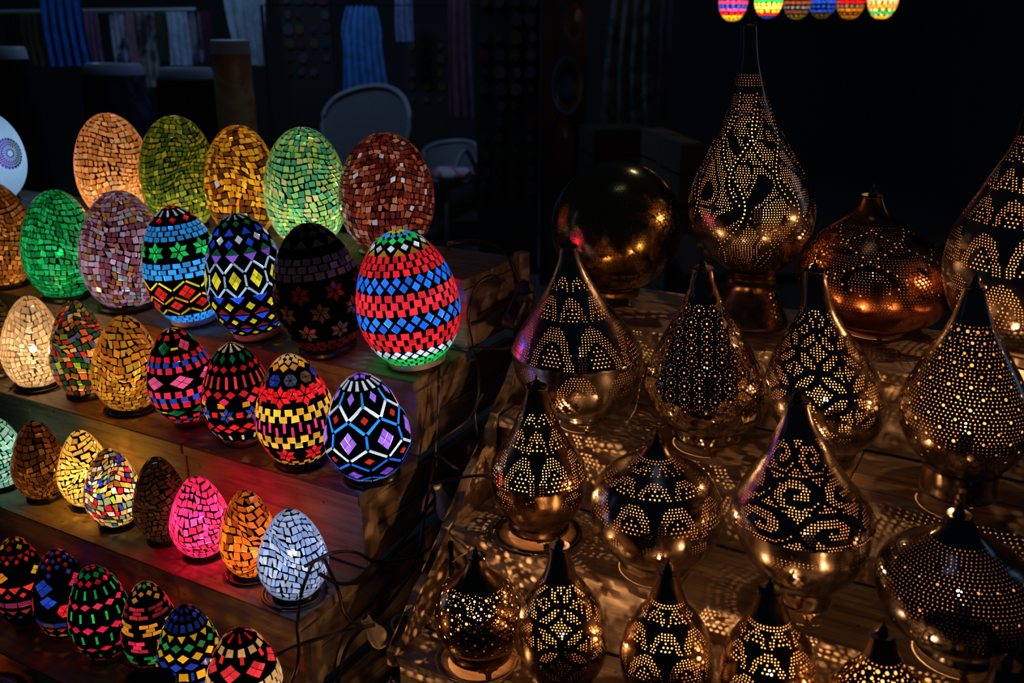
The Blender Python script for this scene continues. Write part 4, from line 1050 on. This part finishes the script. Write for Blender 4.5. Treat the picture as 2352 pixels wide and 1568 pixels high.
cable('black cable curving down to the round lamp', [AG(1110, 905, 1.95), AG(1092, 940, 1.92), AG(1098, 1010, 1.9), AG(1110, 1070, 1.88), AG(1060, 1080, 1.88), AG(1000, 1040, 1.9)], .0034)
cable('black cable falling past the bulb holder to the bottom edge', [AG(1000, 1050, 1.92), AG(975, 1180, 1.88), AG(955, 1290, 1.84), AG(890, 1390, 1.8), AG(800, 1480, 1.75), AG(770, 1600, 1.7)], .0040)
cable('black cable looping on the step beside the round lamp', [A(1000, 1500, 1.66), A(960, 1490, 1.68), A(925, 1470, 1.7), A(900, 1430, 1.72), A(930, 1405, 1.75), A(990, 1408, 1.74)], .0026, M['clear_cord'])
def holder(p, q, label, r=.017):
    """cream lampholder: narrow neck widening to a bell"""
    p, q = Vector(p), Vector(q); L = (q - p).length
    root = empty('bulb_holder', p); tag(root, label, 'bulb holder')
    a = lathe('holder_body', [(0, r * .48), (L * .03, r * .62), (L * .22, r * .58), (L * .42, r * .8), (L * .62, r * 1.15), (L * .86, r * 1.2), (L, r * .9)], M['cream'], root, 20)
    b = lathe('holder_mouth', [(-.0012, r * .40), (.002, r * .42)], M['base_black'], root, 16)
    for o in (a, b): o.rotation_euler = (q - p).to_track_quat('Z', 'Y').to_euler()
holder(A(838, 1418, 1.66), A(880, 1478, 1.66), 'cream plastic bulb holder hanging in the cables by the low corner')
holder(A(1004, 1110, 1.90), A(1030, 1190, 1.90), 'dim cream bulb holder hanging between the two stands', .017)
def strip():
    p = A(1190, 700, 2.12); root = empty('power_strip', p); tag(root, 'black multi-socket power strip on the end of the top shelf', 'power strip')
    bm = bmesh.new(); box_bm(bm, (0, 0, 0), (.035, .12, .035), Matrix.Rotation(.9, 3, 'X') @ Matrix.Rotation(-.4, 3, 'Z'), .006); bm_obj('strip_body', bm, M['rubber'], root)
    for k in range(3):
        o = lathe('plug', [(.02, .006), (.016, .014), (-.012, .016), (-.016, .01)], M['rubber'], root, 14); o.location = (.018, (k - 1) * .036, .02 - (k - 1) * .03); o.rotation_euler = (.4, 1.1, 0)
strip()
def basin():
    p = onz(335, 1600, .2); p = A(335, 1590, 1.45)
    root = empty('rubber_basin', (p.x, p.y, p.z - .05)); tag(root, 'black round basin rim at the bottom edge', 'basin')
    lathe('basin_body', [(.060, .050), (.066, .053), (.060, .057), (.02, .050), (0, .040), (.003, .036), (.05, .046), (.060, .050)], M['base_black'], root, 40, cap=False)
basin()
# two low lamps by the bottom left corner
def low_egg(x, y, z, R, h, style, size, power, label):
    make_egg(('z', x, y, z, R, h, .2, 0, style, size, power, .45, WARM, 'base_black', label))
low_egg(-1.0, 1.65, .120, .030, .125, 'emerald', .014, .12, 'dim green mosaic egg lamp behind the small dark metal lamps')
low_egg(-1.235, 1.75, .120, .056, .19, 'rust', .008, 1.0, 'glowing coral egg lamp in the bottom left corner')

# ------------------------------------------------------------------ the place behind
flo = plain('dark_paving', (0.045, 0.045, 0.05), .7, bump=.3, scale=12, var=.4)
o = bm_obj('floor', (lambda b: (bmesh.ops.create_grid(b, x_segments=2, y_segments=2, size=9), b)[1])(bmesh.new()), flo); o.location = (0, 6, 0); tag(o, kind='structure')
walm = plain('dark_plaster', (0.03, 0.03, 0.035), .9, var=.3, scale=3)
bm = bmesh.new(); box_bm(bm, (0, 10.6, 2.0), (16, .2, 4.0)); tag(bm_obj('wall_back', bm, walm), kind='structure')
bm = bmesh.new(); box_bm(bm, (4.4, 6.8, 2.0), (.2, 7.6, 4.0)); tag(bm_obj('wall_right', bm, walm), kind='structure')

CL = {}
def cloth_mat(col, pat=None):
    k = (col, pat)
    if k in CL: return CL[k]
    m, nt, out = new_mat('woven_cloth'); col = tuple(c * 1.25 for c in col)
    tc = N(nt, 'ShaderNodeTexCoord')
    no = N(nt, 'ShaderNodeTexNoise', Scale=5.0 if pat else 14.0, Detail=4.0, Distortion=1.5 if pat else .2); nt.links.new(tc.outputs['Object'], no.inputs['Vector'])
    rp = N(nt, 'ShaderNodeValToRGB'); rp.color_ramp.elements[0].position = .42; rp.color_ramp.elements[1].position = .58
    rp.color_ramp.elements[0].color = c4(pat or [c * .75 for c in col]); rp.color_ramp.elements[1].color = c4(col)
    nt.links.new(no.outputs['Fac'], rp.inputs[0])
    p = N(nt, 'ShaderNodeBsdfPrincipled', Roughness=.9); p.inputs['Specular IOR Level'].default_value = .15
    nt.links.new(rp.outputs[0], p.inputs['Base Color']); nt.links.new(p.outputs[0], out.inputs[0]); CL[k] = m; return m
def hang(name, cat, label, x0, x1, y0, y1, Y, col, pat=None, flare=.15, folds=5, shape=None, group=None):
    """a hanging piece of cloth with folds; top at pixel row y0, bottom y1, distance Y"""
    a, b, c = at(x0, y0, Y), at(x1, y0, Y), at((x0 + x1) / 2, y1, Y)
    W = b.x - a.x; H = a.z - c.z; cx = (a.x + b.x) / 2
    nu, nv = folds * 8, 14; rng = random.Random(int(x0) * 7 + int(y0)); ph = rng.uniform(0, 6)
    bm = bmesh.new(); g = []
    for j in range(nv + 1):
        t = j / nv; row = []
        wd = W * ((1 + flare * t) if shape is None else shape(t))
        for i in range(nu + 1):
            s = i / nu; d = W * .045 * (.4 + t) * math.sin(s * folds * 2 * PI + ph + 1.2 * math.sin(3 * t))
            row.append(bm.verts.new((wd * (s - .5) + .02 * W * math.sin(5 * t + ph), d, -H * t + .01 * W * math.sin(s * 9 + ph))))
        g.append(row)
    for j in range(nv):
        for i in range(nu): bm.faces.new((g[j][i], g[j][i + 1], g[j + 1][i + 1], g[j + 1][i]))
    bmesh.ops.solidify(bm, geom=bm.faces[:], thickness=.006)
    o = bm_obj(name, bm, cloth_mat(col, pat), None, True); o.location = (cx, Y, a.z); return tag(o, label, cat, group)

# the clothes rail and what hangs from it
def rail():
    root = empty('clothes_rail', (0, 0, 0)); tag(root, 'pale clothes rail with scalloped netting behind the egg lamps', 'clothes rail')
    p, q = at(-60, 28, 7.3), at(450, 22, 7.3)
    tube('rail_bar', [p, (p + q) / 2, q], .016, plain('pale_metal', (.35, .38, .42), .4, .5), root, n=2)
    for pp in (p, q): tube('rail_post', [pp, Vector((pp.x, pp.y, .9)), Vector((pp.x, pp.y, 0))], .014, M['base_black'], root, n=2)
rail()
H = [('pale mauve scarf', 186, 222, 35, 150, (.22, .12, .20), None), ('striped white and indigo scarf', 250, 285, 32, 165, (.42, .42, .55), (.05, .05, .12)), ('dusty pink trousers', 286, 305, 30, 150, (.40, .22, .26), None),
     ('black top with a white zigzag print', 308, 352, 28, 200, (.06, .05, .06), (.38, .36, .36)), ('dark olive shawl', 355, 378, 26, 140, (.06, .07, .05), None),
     ('pale blue blouse', 382, 428, 22, 150, (.45, .60, .75), None), ('grey striped shirt', 430, 458, 25, 145, (.25, .25, .32), (.08, .08, .12)), ('dark wine skirt', 460, 484, 10, 140, (.10, .03, .06), None),
     ('black cardigan', 0, 40, 30, 130, (.02, .02, .02), None), ('brown patterned tunic', 42, 84, 30, 150, (.05, .04, .03), (.12, .09, .05))]
for nm, x0, x1, y0, y1, c, pt in H: hang('hanging_garment', 'garment', nm + ' hanging on the clothes rail', x0, x1, 26, y1, 7.29, c, pt, .1, 3, group='clothes on the rail')
hang('hanging_dress', 'dress', 'bright blue dress hanging at the upper left in front of the rail', 86, 178, -60, 152, 6.4, (.02, .16, .52), None, .12, 5)
def dress_bar():
    root = empty('hanging_bar', (0, 0, 0)); tag(root, 'thin dark bar above the sky blue dress', 'rail'); p, q = at(600, 12, 6.9), at(1095, 12, 6.9)
    tube('bar', [p, (p + q) / 2, q], .004, plain('dull_black', (.004, .004, .004), 1, spec=0), root, n=2)
    for pp in (p, q): tube('bar_post', [pp, Vector((pp.x, pp.y, .9)), Vector((pp.x, pp.y, 0))], .012, M['base_black'], root, n=2)
dress_bar()
dsh = lambda t: (.62 + .25 * math.sin(min(t, .3) / .3 * PI / 2)) if t < .3 else .80 + .35 * (t - .3)
hang('hanging_dress', 'dress', 'sky blue strapless dress with a gathered bodice above the wicker chair', 776, 884, 12, 250, 6.9, (.10, .32, .72), None, 0, 6, dsh)
hang('draped_cloth', 'cloth', 'white draped muslin hanging behind the cork column', 505, 618, -30, 150, 7.0, (.40, .52, .62), None, .0, 4, lambda t: .9 - .3 * t)
hang('draped_cloth', 'cloth', 'pale violet gauze strip hanging left of the trinket board', 906, 945, -30, 95, 7.4, (.25, .28, .55), None, .1, 3)
hang('draped_cloth', 'cloth', 'dull rose scarf hanging beside the trinket board', 1030, 1078, -30, 270, 6.8, (.16, .08, .12), None, .25, 3)
hang('draped_cloth', 'cloth', 'pale grey green marbled shawl hanging left of the tall lamp', 1405, 1500, -40, 288, 6.2, (.16, .20, .18), (.07, .10, .09), .35, 4)
hang('draped_cloth', 'cloth', 'slate blue cloth hanging beside the marbled shawl', 1512, 1548, -40, 280, 6.3, (.10, .11, .16), None, .1, 2)

def waist_form(label, x0, x1, y0, y1, Y, col, topcol, pat=None, flare=.1, tilt=0.0):
    """a headless display form wearing a skirt: pale hollow top, cloth below"""
    a, b = at(x0, y0, Y), at(x1, y0, Y); c = at(x0, y1, Y); R = (b.x - a.x) / 2; Hh = a.z - c.z; cx = (a.x + b.x) / 2
    root = empty('display_form', (cx, Y, 0)); tag(root, label, 'display form')
    zt = a.z; wb = lambda i, z: 1
    top = lathe('form_rim', [(zt, R * .80), (zt + .012, R * .86), (zt, R * .92), (zt - .05, R * .97), (zt - .07, R * .98), (zt - .07, R * .9), (zt - .02, R * .8)], plain('pale_form', topcol, .35), root, 32, cap=False)
    top.scale = (1, .62, 1)
    n = 32
    sk = lathe('skirt', [(zt - .05, R * 1.0), (zt - .14, R * 1.03), (zt - .4, R * (1.06 + flare * .5)), (max(.25, zt - 1.0), R * (1.1 + flare)), (max(.24, zt - 1.01), R * .9)], cloth_mat(col, pat), root, 48, cap=False, wob=lambda i, z: 1 + (.03 * math.sin(i * 6 * 2 * PI / 48 * 2) * (zt - z) / .6))
    sk.scale = (1, .62, 1)
    bm = bmesh.new(); box_bm(bm, (0, 0, .13), (.05, .05, .26)); box_bm(bm, (0, 0, .01), (.3, .3, .02)); bm_obj('form_stand', bm, M['base_black'], root)
waist_form('display form in a dark indigo denim skirt behind the peach egg lamp', 186, 330, 150, 280, 5.6, (.05, .045, .09), (.16, .20, .27), (.02, .02, .035))
waist_form('display form in a plain black skirt behind the olive egg lamp', 358, 492, 160, 300, 5.5, (.008, .008, .010), (.18, .22, .28))
waist_form('display form in a black skirt with a rolled white waist at the left edge', -70, 62, 112, 400, 5.2, (.006, .006, .008), (.30, .36, .42))
def column():
    a, b, c = at(484, 92, 5.4), at(572, 92, 5.4), at(484, 300, 5.4); R = (b.x - a.x) / 2
    root = empty('cloth_roll', ((a.x + b.x) / 2, 5.4, 0)); tag(root, 'upright tan tie-dyed roll with a white band at its top', 'cloth roll')
    lathe('roll', [(a.z - .05, R * .99), (.3, R * 1.06), (0, R * 1.06)], cloth_mat((.55, .46, .26), (.58, .28, .10)), root, 28)
    lathe('roll_band', [(a.z, R * .9), (a.z, R), (a.z - .07, R * 1.02), (a.z - .07, R * .8)], plain('white_band', (.45, .5, .55), .6), root, 28)
column()

# wicker armchairs
wick = plain('grey_wicker', (.20, .22, .25), .6, bump=.8, scale=90, var=.3)
def chair(label, cx, ytop, w, ybot, Y, with_items=False):
    t = at(cx, ytop, Y); ww = w / F_PX * Y * 1.02; root = empty('wicker_armchair', (t.x, Y, 0), -.5); tag(root, label, 'chair')
    zt = t.z; zs = .46; hw = ww / 2
    # curved back panel of woven strands
    bm = bmesh.new(); nu, nv = 16, 8; g = []
    def P(u, v):
        k = math.sin(PI * (u + 1) / 2) ** .45 if abs(u) < 1 else 0
        z = zs + (zt - zs) * v * (.72 + .28 * k); return Vector((u * hw * (.82 + .16 * v), .22 - .16 * u * u + .10 * v, z))
    for j in range(nv + 1): g.append([bm.verts.new(P(-1 + 2 * i / nu, j / nv)) for i in range(nu + 1)])
    for j in range(nv):
        for i in range(nu): bm.faces.new((g[j][i], g[j][i + 1], g[j + 1][i + 1], g[j + 1][i]))
    bmesh.ops.solidify(bm, geom=bm.faces[:], thickness=.008); bm_obj('backrest', bm, wick, root, True)
    rim = plain('chair_rim', (.16, .18, .22), .55)
    tube('back_frame', [P(-1, 0), P(-1, .5), P(-1, 1), P(-.8, 1), P(-.4, 1), P(0, 1), P(.4, 1), P(.8, 1), P(1, 1), P(1, .5), P(1, 0)], .018, rim, root, n=4)
    bm = bmesh.new(); box_bm(bm, (0, -.02, zs - .02), (hw * 1.7, .46, .04), bevel=.012); bm_obj('seat', bm, rim, root)
    for sx in (-1, 1):
        for sy in (-1, 1): tube('leg', [Vector((sx * hw * .75, sy * .2, zs - .03)), Vector((sx * hw * .8, sy * .23, .2)), Vector((sx * hw * .82, sy * .25, .0))], .017, rim, root, n=3)
        tube('armrest', [P(sx, .55), Vector((sx * hw * .98, -.05, zs + .22)), Vector((sx * hw * .85, -.22, zs))], .016, rim, root, n=5)
    return root
chair('grey wicker armchair with a pale curved rim behind the pale green egg lamp', 802, 205, 245, 600, 6.3)
c2 = at(1010, 290, 7.0)
chair('second wicker armchair piled with folded cloth beside the dark red egg lamp', 1010, 335, 150, 600, 7.0)
def folded(label, x, y, Y, col, s, pat=None):
    p = at(x, y, Y); bm = bmesh.new(); bmesh.ops.create_icosphere(bm, subdivisions=3, radius=1)
    for v in bm.verts:
        k = 1 + .18 * math.sin(v.co.x * 7 + v.co.y * 3) * math.cos(v.co.z * 5); v.co = Vector((v.co.x * s * k, v.co.y * s * .8, v.co.z * s * .32 * k + s * .3))
    o = bm_obj('folded_cloth', bm, cloth_mat(col, pat), None, True); o.location = (p.x - .03, Y - .2, .482); tag(o, label, 'cloth')
folded('crumpled crimson cloth with white flowers on the second armchair', 1045, 375, 6.95, (.38, .03, .07), .16, (.45, .40, .5))

# dark display boards with trinkets
dk = plain('black_board', (.006, .006, .007), .8)
def trinket_board(label, x0, x1, y0, y1, Y, cols, n, seed):
    a, b = at(x0, y0, Y), at(x1, y1, Y); rng = random.Random(seed)
    root = empty('trinket_board', ((a.x + b.x) / 2, Y, 0)); tag(root, label, 'display board')
    W = b.x - a.x; bm = bmesh.new(); box_bm(bm, (0, .03, a.z / 2), (W, .04, a.z)); bm_obj('board', bm, dk, root)
    nc = max(2, int(W / .085)); nr = int((a.z - b.z) / .10)
    for j in range(nr):
        for i in range(nc):
            if rng.random() < .12: continue
            c = rng.choice(cols); s = rng.uniform(.018, .034); bm = bmesh.new(); k = rng.choice((5, 6, 8, 12))
            vs = [bm.verts.new((s * math.cos(2 * PI * q / k) * (1 + .25 * (q % 2)), 0, s * 1.2 * math.sin(2 * PI * q / k))) for q in range(k)]
            f = bm.faces.new(vs); r = bmesh.ops.extrude_face_region(bm, geom=[f]); bmesh.ops.translate(bm, vec=(0, -.010, 0), verts=[v for v in r['geom'] if isinstance(v, bmesh.types.BMVert)])
            o = bm_obj('magnet', bm, plain_cached(c), root); o.location = (-W / 2 + W * (i + .5) / nc + rng.uniform(-.01, .01), 0.008, a.z - .06 - j * .10)
PC = {}
def plain_cached(c):
    if c not in PC: PC[c] = plain('painted_clay', c, .4)
    return PC[c]
cols = [(.06, .035, .045), (.045, .045, .055), (.07, .04, .015), (.012, .02, .07), (.05, .012, .018), (.015, .03, .02)]
trinket_board('tall black board of small painted magnets right of the second armchair', 1092, 1236, -20, 470, 6.0, cols, 30, 1)
trinket_board('black board of dark small trinkets between the dresses', 640, 768, -20, 210, 7.3, cols, 30, 2)
trinket_board('black board of dark clay magnets above the folded cloth', 925, 1030, 55, 260, 7.7, cols[:3], 20, 3)

def plate(label, cx, cy, rx, Y, cols, sq=.62):
    p = at(cx, cy, Y); R = rx / F_PX * Y; root = empty('painted_plate', p, .12); root.scale = (.56, 1, 1); tag(root, label, 'plate')
    rr = [1, .84, .66, .42, .2]
    for i, c in enumerate(cols):
        ro = R * rr[i]; ri = R * (rr[i + 1] if i + 1 < len(cols) else 0.001)
        d = lathe('plate_ring', [(.012 * (1 - i * .2) + .004, ri), (.012 * (1 - i * .2) + .010, ro), (.012 * (1 - i * .2), ro), (.0, ri)], plain('glaze_%d' % i, c, .2), root, 36, cap=False, wob=(lambda q, z: 1 + .02 * (q % 2)) if i == 0 else None)
        d.rotation_euler = (PI / 2, 0, 0)
    return root
plate('large painted plate with a blue and ochre eye pattern hanging on the dark display', 1302, 196, 62, 5.705, [(.09, .12, .22), (.09, .06, .01), (.01, .05, .02), (.02, .08, .22)])
plate('dim painted plate with an orange rim near the top of the dark display', 1318, 50, 46, 5.705, [(.03, .07, .10), (.22, .08, .02), (.03, .06, .03)])
plate('dim blue painted plate low on the dark display', 1292, 292, 40, 5.705, [(.02, .05, .14), (.03, .05, .10), (.10, .06, .01)])
def rack():
    a, b = at(1245, -20, 5.7), at(1345, 420, 5.7); root = empty('display_rack', ((a.x + b.x) / 2, 5.75, 0)); tag(root, 'dark plank display rack behind the painted plates', 'rack')
    W = b.x - a.x; q = W / 4
    for i in range(4):
        bm = bmesh.new(); box_bm(bm, (-W / 2 + q * (i + .5), 0, a.z / 2), (q * .96, .03, a.z)); bm_obj('plank', bm, plain_cached((.02, .016, .014)), root)
rack()
def crate(label, x0, x1, y0, y1, Y, c=(.10, .075, .05)):
    a, b = at(x0, y0, Y), at(x1, y1, Y); W = b.x - a.x; H = max(a.z, .2); D = .3; root = empty('wooden_crate', ((a.x + b.x) / 2, Y, 0), .2); tag(root, label, 'crate')
    m = plain_cached(c); n = max(3, int(H / .14))
    for k in range(n):
        h = H / n
        for sy in (-1, 1):
            bm = bmesh.new(); box_bm(bm, (0, sy * D / 2, h * (k + .5)), (W, .016, h * .9)); bm_obj('slat', bm, m, root)
        for sx in (-1, 1):
            bm = bmesh.new(); box_bm(bm, (sx * (W / 2 - .008), 0, h * (k + .5)), (.016, D - .018, h * .9)); bm_obj('slat', bm, m, root)
    bm = bmesh.new(); box_bm(bm, (0, 0, H - .008), (W * .96, D * .96, .012)); bm_obj('crate_lid', bm, m, root)
crate('dark wooden crate standing behind the brass globe', 1345, 1470, 290, 600, 5.5, (.03, .024, .02))
crate('narrow tan wooden crate left of the tall lamp', 1496, 1530, 300, 600, 5.0)
crate('second narrow tan wooden crate next to the tall lamp', 1536, 1572, 318, 600, 4.6)

# pendant mosaic lamps at the top right
def pendant(label, cx, ybot, w, Y, rows, power, col=WARM):
    c = at(cx, ybot, Y); R = w / 2 / F_PX * Y; H = R * 2.9
    root = empty('hanging_mosaic_lamp', (c.x, Y, c.z), -PI / 2); tag(root, label, 'lamp', 'hanging mosaic lamps')
    pr = [(H * (1 + math.cos(a)) / 2, max(.003, R * math.sin(a) ** .8)) for a in [i * PI / 40 for i in range(0, 41)]]
    sf = Surf(pr); sf.maxr = R; p = Pattern(sf)
    for f, n, cc, kind in rows:
        (p.sq if kind == 's' else p.dia)(f, n, cc, .85, .2 if kind == 's' else .26)
    polys = build_tiles(root, sf, p.t, lambda c_: glass(c_, .1), Vector((1, 0, 0)), limit=0)
    tv, tt = unrolled_shell(sf, polys, .012, R)
    mesh_obj('shell', [sf.pt(a, b) for a, b in tv], tt, M['grout'], root, True, [sf.normal(a, b) for a, b in tv])
    lathe('cap', [(H + .03, .01), (H + .02, .02), (H - .01, .03)], SILV['bronze'], root, 16)
    tube('chain', [Vector((0, 0, H + .02)), Vector((0, 0, H + .5)), Vector((0, 0, 4.0 - c.z))], .003, SILV['bronze'], root, n=3)
    point_light(root, (0, 0, H * .45), power * (R / .1) ** 2, col, R * .2)
def rws(cs, n=16): return [(.5 + .5 * i / (len(cs)), n - (i if i > 2 else 0), c, 's' if i % 2 else 'd') for i, c in enumerate(cs)] + [(.12 * k + .06, 12, cs[0], 's') for k in range(4)]
pendant('hanging lamp with blue flowers over a yellow bottom', 1681, 48, 62, 4.8, rws([BLUE, PINK, BLUE, (.6, .1, .5), RED, YEL, YEL, (.9, .6, .03)]), 1.9)
pendant('hanging lamp with a bright yellow middle', 1762, 42, 60, 5.0, rws([YEL, GREEN, (1, .9, .2), (1, .9, .2), YEL, RED, NAVY, NAVY]), 2.6)
pendant('hanging lamp with dim red and olive bands', 1828, 44, 60, 5.2, rws([DRED, (.4, .1, .05), (.3, .3, .4), (.25, .1, .1), (.3, .25, .02), (.3, .25, .02)]), .8)
pendant('hanging lamp with a deep blue band', 1886, 42, 60, 5.3, rws([BLUE, BLUE, (.02, .1, .9), BLUE, (.2, .1, .02), (.15, .12, .02)]), 1.3)
pendant('hanging lamp of small orange and brown tiles', 1950, 44, 60, 5.3, rws([OCH, RED, (.5, .3, .2), ORA, OCH, ORA, OCH]), .8)
pendant('hanging lamp with green and cream stripes', 2023, 43, 64, 5.0, rws([GREEN, CRM, CRM, (1, .4, .03), CRM, GREEN, CRM, YEL, ORA]), 1.7)

# glinting brassware on a low table behind the metal lamps
def table():
    p = at(1960, 585, 3.9); root = empty('trinket_table', (p.x, 3.95, 0)); tag(root, 'low dark table crowded with small brassware behind the copper lamp', 'table')
    zt = p.z; bm = bmesh.new(); box_bm(bm, (0, 0, zt - .02), (1.5, .7, .04), bevel=.005); bm_obj('table_top', bm, dk, root)
    for sx in (-1, 1):
        for sy in (-1, 1): bm = bmesh.new(); box_bm(bm, (sx * .7, sy * .3, (zt - .04) / 2), (.05, .05, zt - .04)); bm_obj('leg', bm, dk, root)
    return zt, p.x
zt, tx = table(); rng = random.Random(9)
adj = ['brass', 'dull green glazed', 'silver', 'yellow glazed']; mts = [SILV['brass'], plain('green_glaze', (.05, .10, .03), .15), SILV['silver'], plain('yellow_glaze', (.35, .25, .03), .15)]
for k in range(26):
    col_ = k % 13; rowk = k // 13; m = rng.randrange(4); s = rng.uniform(.018, .03)
    o = lathe('trinket_cup', [(s * 1.6, s * .75), (s * 1.5, s * .85), (s * 1.1, s * .95), (s * .5, s * .7), (s * .25, s * .3), (s * .1, s * .5), (0, s * .55), (.001, .002)], mts[m], None, 18)
    o.location = (tx - .62 + col_ * .10 + rng.uniform(-.01, .01), 3.80 + rowk * .16, zt + .0005); tag(o, 'small ' + adj[m] + ' footed cup glinting on the low dark table', 'cup', adj[m] + ' cups on the low table')
